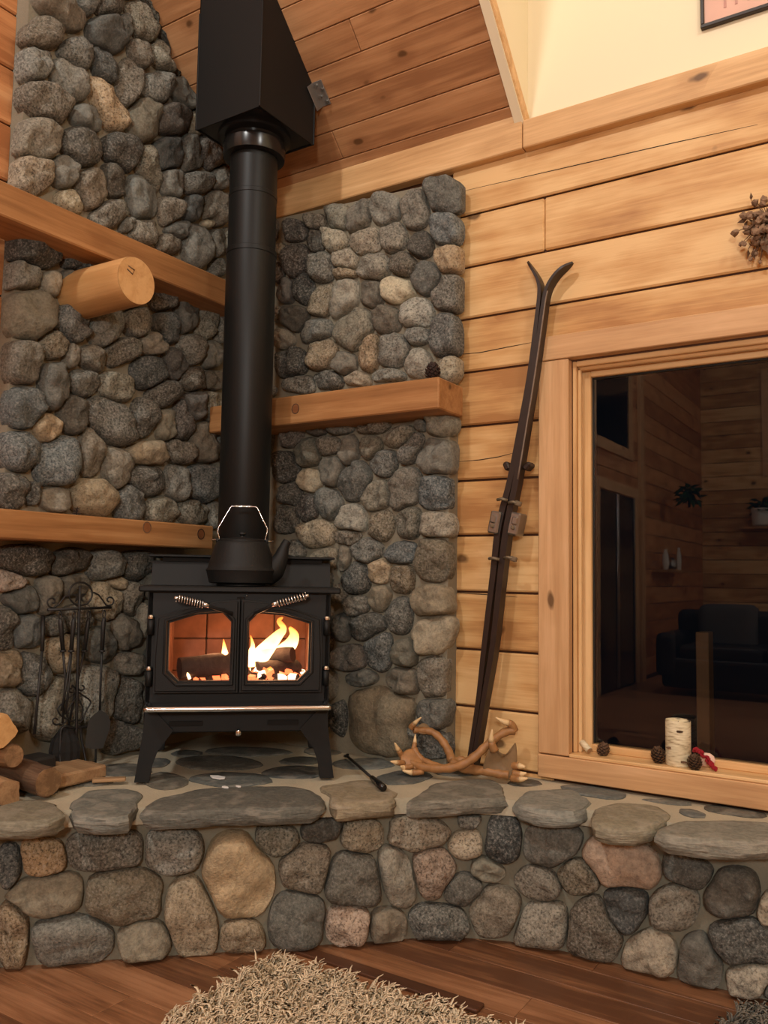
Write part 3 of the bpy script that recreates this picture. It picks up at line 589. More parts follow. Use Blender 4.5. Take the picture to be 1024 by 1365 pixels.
FLAGS = [[(742, 1046), (790, 1046), (838, 1057), (836, 1064), (820, 1065), (760, 1056)], [(848, 1063), (880, 1064), (923, 1069), (925, 1072), (890, 1071)], [(900, 1076), (921, 1076), (946, 1084), (941, 1089), (909, 1086)],
         [(937, 1073), (962, 1071), (1023, 1083), (1019, 1089), (990, 1088), (944, 1080)], [(500, 1034), (530, 1027), (570, 1027), (578, 1034), (552, 1043), (515, 1045)], oval(485, 1017, 70, 13), oval(291, 1016, 100, 17), oval(309, 1038, 96, 17), oval(395, 1028, 82, 14), oval(400, 1013, 58, 9),
         oval(221, 1040, 52, 20), oval(205, 1016, 40, 12), oval(329, 1001, 106, 10), oval(165, 1025, 66, 15), oval(120, 1040, 60, 12), oval(250, 1003, 40, 8), oval(700, 1042, 44, 9), oval(610, 1028, 60, 8), oval(560, 1016, 50, 9), oval(430, 1001, 50, 8), oval(40, 1052, 70, 14), oval(1060, 1087, 60, 10)]
for px in FLAGS: slab('flagstone', px, .014, hearth, random.choice('ddbd'), z=H - .004, rough=.006)

# ------------------------------------------------------------------ window
win = structure(empty('window_1', (0, 0, 0)), 'large picture window with pine casing, dark at night')
def wb(n, lo, hi, m, al, b=.003): return box2(n, lo, hi, M[m], win, b, al)
wb('casing', (1.611, -.030, .566), (1.728, .012, 2.016), 'casing', 'z'); wb('casing', (3.36, -.030, .566), (3.477, .012, 2.016), 'casing', 'z')
wb('casing', (1.606, -.034, 2.018), (3.482, .012, 2.110), 'casing', 'x')
wb('apron', (1.612, -.036, .482), (3.48, .012, .562), 'casing', 'x')
wb('sill', (1.728, -.030, .5625), (3.36, .155, .575), 'sashwood', 'x')
wb('jamb', (1.729, .010, .575), (1.744, .155, 2.012), 'sashwood', 'z'); wb('jamb', (3.345, .010, .575), (3.36, .155, 2.012), 'sashwood', 'z'); wb('jamb', (1.744, .010, 1.992), (3.345, .155, 2.012), 'sashwood', 'x')
for x0, x1 in ((1.744, 1.757), (3.332, 3.345)): wb('stop', (x0, .024, .575), (x1, .045, 1.992), 'sashwood', 'z')
wb('stop', (1.744, .024, 1.978), (3.345, .045, 1.992), 'sashwood', 'x')
wb('stile', (1.744, .058, .575), (1.783, .110, 1.992), 'sashwood', 'z'); wb('stile', (3.306, .058, .575), (3.345, .110, 1.992), 'sashwood', 'z')
wb('rail', (1.783, .058, .575), (3.306, .110, .602), 'sashwood', 'x'); wb('rail', (1.783, .058, 1.958), (3.306, .110, 1.992), 'sashwood', 'x')
wb('gasket', (1.783, .074, .602), (1.789, .095, 1.958), 'gasket', 'z'); wb('spacer', (1.789, .082, .606), (1.795, .092, 1.954), 'alu', 'z'); wb('gasket', (1.783, .074, 1.951), (3.306, .095, 1.958), 'gasket', 'x')
pane = mk('pane', [(1.785, .080, .603), (3.304, .080, .603), (3.304, .080, 1.957), (1.785, .080, 1.957)], [(0, 1, 2, 3)], M['wglass'], win)
def face_to(o, d):
    me = o.data
    if sum((p.normal for p in me.polygons), Vector()).dot(Vector(d)) < 0: me.flip_normals()
face_to(pane, (0, -1, 0))

# ------------------------------------------------------------------ mantel shelves and the log
def knotted_beam(name, lo, hi, along, label, knots=(), end=None):
    root = tag(empty(name, ((lo[0] + hi[0]) / 2, (lo[1] + hi[1]) / 2, lo[2])), label, 'shelf')
    c = root.location; f = lambda p: tuple(a - b for a, b in zip(p, c))
    box2('beam', f(lo), f(hi), M['mantel'], root, .005, along)
    for p, rad, axis in knots:
        V = []; F = []; n = 20; a1 = Vector((0, 0, 1)); a2 = Vector((0, 1, 0)) if axis == 'x' else Vector((1, 0, 0)); nn = Vector((1, 0, 0)) if axis == 'x' else Vector((0, -1, 0))
        for r_ in (rad * .84, rad):
            for k in range(n): th = 6.2832 * k / n; V.append(Vector(f(p)) + (a1 * math.cos(th) * 1.1 + a2 * math.sin(th)) * r_ + nn * .0012)
        hv = [v - nn * .0006 for v in V[:n]]; mk('knot_heart', hv + [v - nn * .003 for v in hv], [tuple(range(n)), tuple(range(2 * n - 1, n - 1, -1))] + [(k, (k + 1) % n, n + (k + 1) % n, n + k) for k in range(n)], M['knotw'], root)
        b = len(V)
        for k in range(n): F.append((k, (k + 1) % n, n + (k + 1) % n, n + k))
        V2 = [v - nn * .004 for v in V]; F2 = [tuple(i + b for i in q) for q in F]
        o = mk('knot', V + V2, F + F2 + [(k, (k + 1) % n, b + (k + 1) % n, b + k) for k in range(n)] + [(n + k, n + (k + 1) % n, b + n + (k + 1) % n, b + n + k) for k in range(n)], M['bark'], root)
    return root
knotted_beam('mantel_shelf', (.06, -2.2, 2.382), (.25, -.15, 2.500), 'y', 'upper cedar beam shelf across the left stone wall above the round log')
kA = [onx(196, 703, .25), onx(268, 712, .25)]
knotted_beam('mantel_shelf', (.06, -2.2, 1.303), (.25, -.332, 1.402), 'y', 'lower cedar mantel on the left stone wall with two round knots', [((.25, k.y, k.z), .021, 'x') for k in kA])
kB = ony(394, 545, -.26)
knotted_beam('mantel_shelf', (.13, -.26, 1.828), (1.308, -.06, 1.948), 'x', 'cedar mantel on the right stone panel holding a pine cone', [((kB.x, -.26, kB.z), .02, 'y')])
lc = Vector((.42, -.943, 2.262)); lr = .088
lg = tag(empty('log_stub', (.08, lc.y, lc.z - lr)), 'round peeled log end sticking out under the upper beam shelf', 'log')
V = []; F = []; n = 40; rows = [(0, 1.04), (.1, 1.03), (.2, 1.01), (.30, 1.0), (.332, .995), (.34, .97)]
for dx, rr in rows:
    for k in range(n):
        th = 6.2832 * k / n; q = lr * rr * (1 + .02 * noise.noise(Vector((math.cos(th) * 1.5, math.sin(th) * 1.5, dx * 3)))); V.append((dx, q * math.cos(th), lr + q * math.sin(th)))
for i in range(len(rows) - 1):
    for k in range(n): F.append((i * n + k, i * n + (k + 1) % n, (i + 1) * n + (k + 1) % n, (i + 1) * n + k))
sharp(mk('trunk', V, F, M['logend'], lg, True))
V = [(.3405, 0, lr)]; F = []
for k in range(n): th = 6.2832 * k / n; V.append((.3405, lr * .965 * math.cos(th), lr + lr * .965 * math.sin(th)))
mk('cut_end', V, [(0, k + 1, (k + 1) % n + 1) for k in range(n)], M['logend'], lg)
tube('crack', [(.3402, -.045, lr + .03), (.3402, -.02, lr + .018), (.3402, -.012, lr + .036), (.3402, -.04, lr + .043)], .003, M['bark'], lg, 5)

# ------------------------------------------------------------------ stove
SA = math.atan2(.670, .743); SO = Vector((.76, -.707, H))
SU = Vector((math.cos(SA), math.sin(SA), 0)); SB = Vector((-math.sin(SA), math.cos(SA), 0))
def sw(u, b, z): return SO + SU * u + SB * b + Vector((0, 0, z))
stove = tag(empty('wood_stove', SO, SA), 'black steel wood stove with two arched glass doors and a lit fire', 'stove')
def sb(n, lo, hi, m, b=.004, par=None): return box2(n, lo, hi, M[m], par or stove, b)
BD = .56
sb('side_panel', (-.322, .0, .20), (-.30, BD, .655), 'black'); sb('side_panel', (.30, .0, .20), (.322, BD, .655), 'black')
sb('back_panel', (-.30, BD - .02, .20), (.30, BD, .655), 'black'); sb('base_pan', (-.30, .01, .285), (.30, BD - .02, .305), 'black')
# front plate with the fire opening
def ringplate(name, outer, inner, y0, y1, mat, par, bulge=0):
    n = len(outer); V = [(u, y0, z) for u, z in outer] + [(u, y0, z) for u, z in inner] + [(u, y1, z) for u, z in outer] + [(u, y1, z) for u, z in inner]; F = []
    for i in range(n):
        j = (i + 1) % n; F += [(i, j, n + j, n + i), (2 * n + i, 3 * n + i, 3 * n + j, 2 * n + j), (i, 2 * n + i, 2 * n + j, j), (n + i, n + j, 3 * n + j, 3 * n + i)]
    return mk(name, V, F, mat, par)
ringplate('front_plate', [(-.32, .27), (.32, .27), (.32, .655), (.09, .655), (-.09, .655), (-.32, .655)], [(-.268, .330), (.268, .330), (.268, .548), (.09, .592), (-.09, .592), (-.268, .548)], .0, .02, M['black'], stove)
sb('door_seal', (-.014, -.006, .30), (.014, .02, .64), 'soot', .001)
sb('ash_apron', (-.318, .004, .165), (.318, .03, .275), 'black')
for a, b in ((-.235, -.12), (.105, .215)): sb('air_slot', (a, -.001, .188), (b, .006, .206), 'soot', .002)
sb('top_plate', (-.352, -.028, .655), (.355, .26, .676), 'black', .005)
# sloping step, its plate and the slot beneath it
V = [(-.338, .235, .676), (.342, .235, .676), (.342, .26, .768), (-.338, .26, .768), (-.338, BD, .676), (.342, BD, .676), (.342, BD, .768), (-.338, BD, .768)]
mk('step', V, [(0, 1, 2, 3), (4, 5, 6, 7), (0, 1, 5, 4), (3, 2, 6, 7), (0, 3, 7, 4), (1, 2, 6, 5)], M['black'], stove)
sb('step_plate', (-.350, .232, .782), (.358, BD + .02, .792), 'black', .003)
sb('step_slot', (-.30, .252, .766), (.31, BD, .783), 'soot', 0)
# legs
def leg(u0, s, y):
    o = [(u0, .0), (u0 + s * .05, .0), (u0 + s * .056, .05), (u0 + s * .075, .105), (u0 + s * .112, .155), (u0 + s * .125, .175), (u0 + s * .03, .275), (u0 + s * .024, .175)]
    n = len(o); V = [(u, y, z) for u, z in o] + [(u, y + .03, z) for u, z in o]
    L = mk('leg', V, [tuple(range(n)), tuple(range(2 * n - 1, n - 1, -1))] + [(i, (i + 1) % n, n + (i + 1) % n, n + i) for i in range(n)], M['black'], stove); return L
for y in (-.004, BD - .03): leg(-.345, 1, y); leg(.345, -1, y)
sb('heat_shield', (-.26, .06, .168), (.26, BD - .06, .174), 'black', .001)
# doors
DO = [(-.290, .307), (-.15, .307), (-.003, .307), (-.003, .45), (-.003, .632), (-.085, .626), (-.19, .602), (-.285, .568), (-.292, .43)]
DI = [(-.205, .348), (-.12, .348), (-.032, .348), (-.032, .45), (-.032, .553), (-.062, .584), (-.15, .577), (-.243, .548), (-.243, .385)]
DG = [(-.215, .352), (-.236, .376)]
for s in (-1, 1):
    m = [(-s * u if s == 1 else u, z) for u, z in DO]; k = [(-s * u if s == 1 else u, z) for u, z in DI]
    d = ringplate('door', m, k, -.040, -.002, M['cast'], stove)
    bm = bmesh.new(); bm.from_mesh(d.data); bmesh.ops.bevel(bm, geom=[e for e in bm.edges if abs(e.verts[0].co.y + .04) < 1e-4 and abs(e.verts[1].co.y + .04) < 1e-4 and len(e.link_faces) == 2 and e.calc_face_angle(0) > .5], offset=.009, segments=3, affect='EDGES'); bm.to_mesh(d.data); bm.free()
    g = mk('glass', [(u, -.014, z) for u, z in k], [tuple(range(len(k)))], M['sglass'], d); face_to(g, (0, -1, 0))
    # raised inner moulding
    mo = [Vector((u, -.040, z)) for u, z in [(a + (a - sum(q[0] for q in k) / 9) * .10, b + (b - .46) * .10) for a, b in k]]
    tube('moulding', mo + [mo[0]], .006, M['cast'], d, 6, cap=False)
    # spring handle
    if s == -1: p0, p1, p2 = Vector((-.028, -.045, .582)), Vector((-.130, -.062, .615)), Vector((-.216, -.080, .636))
    else: p0, p1, p2 = Vector((.048, -.045, .584)), Vector((.128, -.062, .621)), Vector((.226, -.080, .648))
    h = tube('handle', [p0, p1, p2], [.007, .006, .005], M['cast'], d, 10)
    co = []; ax = (p2 - p1).normalized(); q1 = ax.cross(Vector((0, 1, 0))).normalized(); q2 = ax.cross(q1); N = 10 * 14
    for i in range(N + 1):
        tt = i / N; th = 6.2832 * 10 * tt; co.append(p1 + (p2 - p1) * tt + (q1 * math.cos(th) + q2 * math.sin(th)) * .0125)
    tube('coil_grip', co, .0024, M['chrome'], h, 5)
    tube('ferrule', [p1 - ax * .022, p1 + ax * .002], .009, M['chrome'], h, 12)
    tube('grip_end', [p2 - ax * .004, p2 + ax * .01], [.008, .005], M['chrome'], h, 10)
    for z in (.385, .562):
        u = s * .307
        hg = tube('hinge', [(u, -.016, z - .055), (u, -.016, z - .004)], .0115, M['black'], stove, 12)
        lathe('pin_cap', [(.004, -.004), (.0115, 0), (.012, .006), (.008, .012), (.002, .014)], M['chrome'], hg, 14, (u, -.016, z))
# ash-lip rail and air control
rail = tube('rail', smoothpts([(-.305, .0, .262), (-.308, -.05, .262), (-.295, -.088, .262), (-.26, -.094, .262), (.27, -.094, .262), (.30, -.088, .262), (.313, -.05, .262), (.31, .0, .262)], 5), .0095, M['chrome'], stove, 14)
sb('ash_lip', (-.30, -.085, .248), (.305, .004, .256), 'black', .003)
kn = tube('air_control_rod', [(.004, .0, .178), (.004, -.05, .176)], .004, M['chrome'], stove, 8)
lathe('knob', [(.003, -.012), (.009, -.008), (.011, 0), (.009, .008), (.003, .012)], M['chrome'], kn, 16, (.004, -.056, .174))
tube('latch_pin', [(.02, .0, .645), (.02, -.006, .645)], .004, M['steel'], stove, 8)
# firebox lining
fb = ((-.274, .02, .305), (.274, .44, .62))
sb('firebox_floor', (-.274, .02, .305), (.274, .44, .33), 'firebrick', .002)
for i in range(4):
    for j in range(2): sb('firebrick', (-.27 + i * .136, .44, .331 + j * .13), (-.27 + i * .136 + .132, .465, .331 + j * .13 + .126), 'firebrick', .004)
for s in (-1, 1):
    for i in range(3): sb('firebrick', (s * .275 - .012, .03 + i * .136, .331), (s * .275 + .012, .03 + i * .136 + .132, .585), 'firebrick', .004)
sb('baffle', (-.274, .03, .615), (.274, .44, .63), 'firebrick', .002)
# ------------------------------------------------------------------ fire: logs, embers, flames (inside the firebox)
def roughlog(name, p, q, rad, mat, label, cat, n=14, seg=9, amp=.18, parent=None, square=0):
    p, q = Vector(p), Vector(q); d = q - p; sd = Vector((random.random() * 50, 0, 0)); V = []; F = []
    a = d.cross(Vector((0, 0, 1))).normalized(); b = a.cross(d).normalized()
    for i in range(seg):
        for k in range(n):
            th = 6.2832 * k / n; cs, sn = math.cos(th), math.sin(th)
            r_ = rad * (1 + amp * noise.noise(Vector((cs * 1.3, sn * 1.3, i * .35)) + sd)) * ((abs(cs) ** 6 + abs(sn) ** 6) ** (-1 / 6) if square else 1) * (.96 if i in (0, seg - 1) else 1)
            V.append(d * (i / (seg - 1)) - d / 2 + a * cs * r_ + b * sn * r_)
    for i in range(seg - 1):
        for k in range(n): F.append((i * n + k, i * n + (k + 1) % n, (i + 1) * n + (k + 1) % n, (i + 1) * n + k))
    F += [tuple(range(n)), tuple(range((seg - 1) * n, seg * n))]
    rx = d.normalized(); m3 = Matrix((rx, a, rx.cross(a))).transposed()
    V = [m3.inverted() @ v for v in V]
    o = mk(name, V, F, mat, parent, True); o.matrix_world = Matrix.Translation((p + q) / 2) @ m3.to_4x4(); sharp(o, 50)
    if label: tag(o, label, cat)
    return o
roughlog('burning_log', sw(-.215, .12, .375), sw(.02, .20, .385), .042, M['char'], 'charred log burning behind the left stove door', 'log')
roughlog('burning_log', sw(.06, .14, .365), sw(.22, .24, .36), .034, M['char'], 'charred log among embers behind the right stove door', 'log')
roughlog('burning_log', sw(.03, .26, .395), sw(.20, .18, .42), .030, M['char'], 'charred crossing log behind the right stove door, under the tall flame', 'log')
E1, E2, E3 = [], [], []
bedV = []; bedF = []
for i in range(260):
    u = random.gauss(.10, .09); u = max(-.20, min(.245, u)); b = random.uniform(.05, .33); s_ = random.uniform(.006, .014); z = .332 + s_ * .6 + max(0, .03 - abs(u - .1) * .2) * random.random()
    p = sw(u, b, z); rot = Matrix.Rotation(random.random() * 6, 3, Vector((random.random(), random.random(), random.random())).normalized())
    vs_ = [p + rot @ Vector(((k & 1) * 2 - 1, (k >> 1 & 1) * 2 - 1, (k >> 2) * 2 - 1)) * s_ * random.uniform(.6, 1.1) for k in range(8)]
    fs_ = [(0, 1, 3, 2), (4, 6, 7, 5), (0, 4, 5, 1), (2, 3, 7, 6), (0, 2, 6, 4), (1, 5, 7, 3)]
    (E3 if i % 5 < 2 else E2 if i % 5 == 2 else E1).append((vs_, fs_))
V, F = merge(*E1); tag(mk('ember_bed', V, F, M['ember']), 'glowing orange ember bed on the stove firebox floor', 'embers', kind='stuff')
V, F = merge(*E2); tag(mk('ember_bed', V, F, M['emberw']), 'white hot coals scattered through the stove ember bed', 'embers', kind='stuff')
V, F = merge(*E3); tag(mk('charcoal_bed', V, F, M['char']), 'black charcoal lumps among the stove embers', 'charcoal', kind='stuff')
def flame_obj(pts, rad, label):
    P = smoothpts(pts, 5); rr = lerplist(rad, len(P)); V, F = tubeVF(P, rr, 10, flat=.55, updir=SB)
    o = mk('flame', V, F, M['flame'], None, True); tag(o, label, 'flame', 'flames in the wood stove'); return o
def fl(px, rad, b, label): flame_obj([sw(0, 0, 0) + (onv(x, y, sw(0, b, 0), SB) - SO) for x, y in px], rad, label)
fl([(350, 893), (346, 878), (358, 862), (370, 848), (378, 838), (372, 828), (377, 823)], [.042, .066, .052, .036, .022, .017, .004], .20, 'tall curling flame behind the right stove door')
fl([(362, 880), (376, 868), (388, 858), (392, 846), (386, 836)], [.03, .048, .046, .034, .008], .26, 'round orange flame beside the tall flame at right')
fl([(336, 888), (335, 872), (337, 860), (334, 847)], [.03, .026, .014, .002], .16, 'narrow flame at the inner edge of the right stove door')
fl([(303, 885), (300, 872), (299, 862), (298, 852)], [.026, .024, .013, .002], .18, 'pointed flame rising by the centre of the left stove door')
fl([(270, 881), (272, 878), (276, 874)], [.018, .024, .008], .16, 'small flame licking the log behind the left stove door')
fl([(253, 905), (249, 893), (251, 884)], [.010, .010, .003], .10, 'low flame at the end of the left charred log')
fl([(350, 905), (356, 897), (362, 890)], [.022, .026, .010], .12, 'low flame among the right embers')
def fire_light():
    for u, b, z, e in ((.11, .17, .47, 3.2), (-.10, .18, .45, 1.0)):
        l = bpy.data.lights.new('fire_glow', 'POINT'); l.energy = e; l.color = (1, .45, .20); l.shadow_soft_size = .04; o = bpy.data.objects.new('fire_glow', l); o.location = sw(u, b, z); COL.objects.link(o)
fire_light()

# ------------------------------------------------------------------ stovepipe and ceiling support box
PX, PY = .530, -.452
pipe = tag(empty('stove_pipe', (PX, PY, H + .792)), 'tall matte black stovepipe rising from the stove to the ceiling box', 'pipe')
z0 = H + .792
def pl(n, prof, m='pipe', par=None): return lathe(n, [(r_, z - z0) for r_, z in prof], M[m], par or pipe, 48)
pl('lower_section', [(.099, z0), (.101, z0 + .004), (.101, 2.512)]); pl('upper_section', [(.0975, 2.510), (.0975, 2.98)])
pl('seam_ring', [(.101, 2.494), (.1035, 2.496), (.1035, 2.514), (.101, 2.516)]); pl('flue_collar', [(.101, z0), (.116, z0 + .001), (.116, z0 + .012), (.101, z0 + .018)], 'black')
pl('slip_band', [(.0975, 2.735), (.0995, 2.737), (.0995, 2.752), (.0975, 2.754)])
pl('top_collar', [(.099, 2.905), (.125, 2.91), (.128, 2.93), (.128, 2.965), (.118, 2.975), (.118, 3.0)], 'gloss')
pl('flat_ring', [(.118, 2.985), (.15, 2.992), (.15, 3.002), (.118, 3.004)], 'gloss')  # flat gloss black ring around the top of the collar
sbx = tag(empty('chimney_support_box', (PX + .012, PY - .008, 2.998)), 'square black chimney support box hanging from the sloped ceiling', 'chimney box')
hw = .170
def cz(y): return CZ - CS * (y + PY - .008) + .03 - 2.998
for n, a, b in (('front_panel', (-hw, -hw), (hw, -hw)), ('side_panel', (hw, -hw), (hw, hw)), ('back_panel', (hw, hw), (-hw, hw)), ('side_panel', (-hw, hw), (-hw, -hw))):
    d = Vector((b[0] - a[0], b[1] - a[1], 0)).normalized(); nn = Vector((d.y, -d.x, 0)) * -.004
    V = [(a[0], a[1], 0), (b[0], b[1], 0), (b[0], b[1], cz(b[1])), (a[0], a[1], cz(a[1]))]; V2 = [(v[0] + nn.x, v[1] + nn.y, v[2]) for v in V]
    mk(n, V + V2, [(0, 1, 2, 3), (7, 6, 5, 4), (0, 4, 5, 1), (1, 5, 6, 2), (2, 6, 7, 3), (3, 7, 4, 0)], M['black'], sbx)
V = [(-hw, -hw, .004), (hw, -hw, .004), (hw, hw, .004), (-hw, hw, .004)] + [(.119 * math.cos(R(225 + 90 * k)) * 1, .119 * math.sin(R(225 + 90 * k)), .004) for k in range(4)]
V += [(v[0], v[1], .010) for v in V]
mk('bottom_flange', V, [f for i in range(4) for f in ((i, (i + 1) % 4, 4 + (i + 1) % 4, 4 + i), (8 + i, 12 + i, 12 + (i + 1) % 4, 8 + (i + 1) % 4))], M['gloss'], sbx)
for a in ((-hw, -hw), (hw, -hw), (hw, hw)): box('corner_bead', (a[0], a[1], .25 if a[1] < 0 else .14), (.008, .008, .5 if a[1] < 0 else .28), M['black'], sbx, .002)
# galvanised bracket on the ceiling at the box's right side
bx = tag(empty('metal_bracket', (0, 0, 0)), 'small galvanised bracket with bolts beside the black chimney box', 'bracket')
yb = -.30; bx.location = (PX + .012 + hw + .004, yb, CZ - CS * yb); bx.rotation_euler = (-TH, 0, 0)
box('plate', (.024, .035, -.004), (.046, .10, .004), M['zinc'], bx, .001); box('flange', (.001, .035, -.028), (.003, .10, .05), M['zinc'], bx, .001)
for a, b in ((.014, .0), (.034, .02), (.014, .045), (.034, .07)): lathe('bolt', [(.007, -.014), (.007, -.006)], M['steel'], bx, 6, (a, b, 0), False)

# ------------------------------------------------------------------ kettle
KZ = .677
ket = tag(empty('kettle', sw(-.002, .112, KZ), SA), 'black cast iron kettle with wire bail standing on the stove top', 'kettle')
lathe('trivet', [(.085, 0), (.09, .002), (.09, .006), (.085, .008)], M['cast'], ket, 32)
lathe('body', [(.10, .009), (.114, .011), (.118, .014), (.127, .052), (.130, .058), (.128, .062), (.124, .066), (.119, .085), (.108, .125), (.098, .152), (.094, .160), (.090, .164), (.02, .166)], M['kettle'], ket, 48)
lid = lathe('lid', [(.086, .164), (.086, .170), (.078, .174), (.03, .179), (.012, .18)], M['kettle'], ket, 40)
lathe('lid_knob', [(.008, .179), (.007, .186), (.013, .192), (.010, .199), (.003, .201)], M['kettle'], lid, 16)
SPP = smoothpts([(.085, 0, .045), (.118, 0, .066), (.142, 0, .104), (.155, 0, .145), (.168, 0, .172)], 4)
V, F = tubeVF(SPP, lerplist([.055, .050, .032, .021, .017], len(SPP)), 16, flat=.9, updir=(0, 1, 0)); sp = mk('spout', V, F, M['kettle'], ket, True)
for s in (-1, 1): tube('ear', [(s * .090, 0, .158), (s * .092, 0, .176)], .006, M['kettle'], ket, 8)
bail = tube('bail', [(-.112, 0, .170), (-.090, 0, .170), (-.083, 0, .174), (-.091, 0, .200), (-.089, 0, .214), (-.048, 0, .290), (-.042, 0, .296), (.046, 0, .296), (.052, 0, .292), (.092, 0, .214), (.090, 0, .200), (.083, 0, .174), (.092, 0, .168), (.114, 0, .168)], .0022, M['chrome'], ket, 8)
co = [(-.030 + .062 * i / 144, .0048 * math.cos(6.2832 * 12 * i / 144), .296 + .0048 * math.sin(6.2832 * 12 * i / 144)) for i in range(145)]
tube('coil_grip', co, .0016, M['chrome'], bail, 5)
# ------------------------------------------------------------------ skis leaning on the pine wall
def skiplane(x, y):
    """point of the pixel on the leaning plane from the hearth to the wall"""
    Y = -.105
    for _ in range(6): p = ony(x, y, Y); Y = -.105 + (p.z - H) / 1.9 * .055
    return p
LSK = [(627, 1024), (630, 1005), (641, 932), (649, 860), (661, 760), (668, 700), (683, 640), (697, 568), (709, 500), (718, 430), (722, 392), (720, 376), (714, 364), (704, 349)]
RSK = [(633, 1024), (636, 1005), (648, 932), (660, 860), (671, 760), (679, 700), (691, 640), (703, 568), (714, 500), (724, 430), (729, 396), (735, 379), (747, 363), (764, 350)]
def ski(path, wpx, label, s):
    P = smoothpts([skiplane(*p) for p in path], 4); N = len(P); root = tag(empty('ski', P[0]), label, 'ski', 'pair of old wooden skis'); V = []; F = []
    for i, p in enumerate(P):
        t = (P[min(i + 1, N - 1)] - P[max(i - 1, 0)]).normalized(); f = i / (N - 1)
        dep_ = Vector((0, -1, 0)); dep_ = (dep_ - t * dep_.dot(t)).normalized(); sd = t.cross(dep_)
        th = np.interp(f, [0, .15, .35, .5, .75, .9, 1], [.007, .009, .0125, .011, .007, .005, .004]); wd = np.interp(f, [0, .5, .9, .95, 1], [.024, .022, .027, .026, .004])
        for a, b in ((-1, -1), (1, -1), (1, 1), (-1, 1)): V.append(p + sd * th * a + dep_ * wd * b - P[0])
    for i in range(N - 1):
        for k in range(4): F.append((i * 4 + k, i * 4 + (k + 1) % 4, (i + 1) * 4 + (k + 1) % 4, (i + 1) * 4 + k))
    F += [(0, 1, 2, 3), tuple(range((N - 1) * 4, N * 4))]
    sharp(mk('board', V, F, M['skiw'], root, True), 30)
    # worn steel edge line facing the room
    E_ = [p + Vector((0, -.022, 0)) + Vector((s * .007, 0, 0)) - P[0] for p in P[int(N * .46):int(N * .80)]]
    if s > 0: tube('worn_edge', E_, .0035, M['skie'], root, 6)
    def at(px, py): return skiplane(px, py) - P[0]
    b0 = at(*((664, 697) if s < 0 else (690, 699)))
    pl_ = box('binding_plate', b0 + Vector((0, -.004, 0)), (.042, .07, .085), M['steel'], root, .006, (0, R(12), 0))
    o = box('toe_lug', (.004 * s, -.03, .012), (.022, .024, .030), M['steel'], pl_, .004); box('toe_screw', (.002 * s, -.036, -.014), (.014, .016, .014), M['strap'], pl_, .003)
    f0 = at(*((678, 622) if s < 0 else (705, 622)))
    box('foot_wedge', f0, (.022, .05, .034), M['skiw'], root, .006, (0, R(12 + 35 * s), 0))
    for (a, b) in (((674, 666), (694, 674)) if s > 0 else ((672, 668),)) and ([(690, 671), (684, 744)] if s > 0 else [(675, 667), (664, 745)]):
        q = at(a, b); c = tube('cable_clamp', [q + Vector((-.02, -.035, .0)), q + Vector((.0, -.044, .002)), q + Vector((.022, -.036, -.004))], .006, M['strap'], root, 8)
        if s > 0: box('buckle', q + Vector((.018, -.036, -.004)), (.026, .016, .018), M['strap'], root, .003, (0, R(20), 0))
    return root
ski(LSK, 12, 'left ski of the pair, tip curling left, leaning on the pine wall', -1)
ski(RSK, 14, 'right ski of the pair, tip curling right towards the window casing', 1)

# ------------------------------------------------------------------ antlers
AB = onz(610, 1034, H); AN = Vector((.28, -.96, 0)).normalized()
def ap(x, y, off=0): return onv(500 + x / 4.655, 930 + y / 4.655, AB, AN, off)
def antler(label, beams, tines, palm):
    root = tag(empty('antler', ap(480, 470)), label, 'antler', 'pair of shed antlers'); o = root.location
    for pts, rad in beams:
        P = smoothpts([ap(*p) - o for p in pts], 5); tube('beam', P, [q * (1.22 + .10 * math.sin(j * 1.7)) for j, q in enumerate(lerplist(rad, len(P)))], M['antler'], root, 10)
    for pts, rad in tines:
        P = smoothpts([ap(*p) - o for p in pts], 4); rr = [q * 1.2 for q in lerplist(rad, len(P))]; k = max(2, len(P) // 2)
        t = tube('tine', P[:k + 1], rr[:k + 1], M['antler'], root, 9); tube('tip', P[k:], rr[k:], M['antlertip'], t, 9)
    for pl_, th, m in palm:
        P = [ap(*p) - o for p in pl_]; c = sum(P, Vector()) / len(P); P = [c + (p - c) * 1.16 for p in P]; n = len(P); V = [p + AN * th * .35 for p in P] + [p - AN * th * .35 for p in P] + [c + AN * th, c - AN * th]
        F = [(i, (i + 1) % n, 2 * n) for i in range(n)] + [(n + i, n + (i + 1) % n, 2 * n + 1) for i in range(n)] + [(i, (i + 1) % n, n + (i + 1) % n, n + i) for i in range(n)]
        o2 = mk('palm', V, F, M[m], root, True); o2.modifiers.new('round', 'SUBSURF').levels = 2; o2.modifiers['round'].render_levels = 2
antler('brown antler with a spiky palm at the left, crossing in front', [([(215, 400, .03), (300, 432, .05), (420, 440, .06), (530, 420, .06), (620, 365, .05), (700, 290, .03), (790, 222, .0), (862, 200, -.02)], [.012, .012, .0125, .013, .013, .012, .012, .014]),
        ([(240, 315, .0), (280, 375, .01), (350, 412, .03), (420, 432, .05)], [.010, .010, .010, .009])],
       [([(170, 365, .02), (145, 325, .04), (122, 280, .06)], [.010, .008, .0015]), ([(175, 408, .05), (135, 403, .08), (96, 395, .10)], [.010, .008, .0015]), ([(235, 425, .05), (180, 435, .07), (160, 425, .09)], [.008, .009, .002]), ([(300, 458, .05), (230, 465, .07), (170, 452, .08)], [.009, .009, .002]),
        ([(240, 320, .0), (247, 280, -.01), (250, 228, -.02)], [.009, .007, .0015]), ([(862, 205, -.02), (845, 165, -.01), (800, 150, .01), (748, 122, .02)], [.014, .012, .008, .0015])],
       [([(160, 350, .03), (235, 305, .0), (285, 370, .01), (300, 440, .05), (210, 440, .05), (165, 410, .05)], .016, 'antler')])
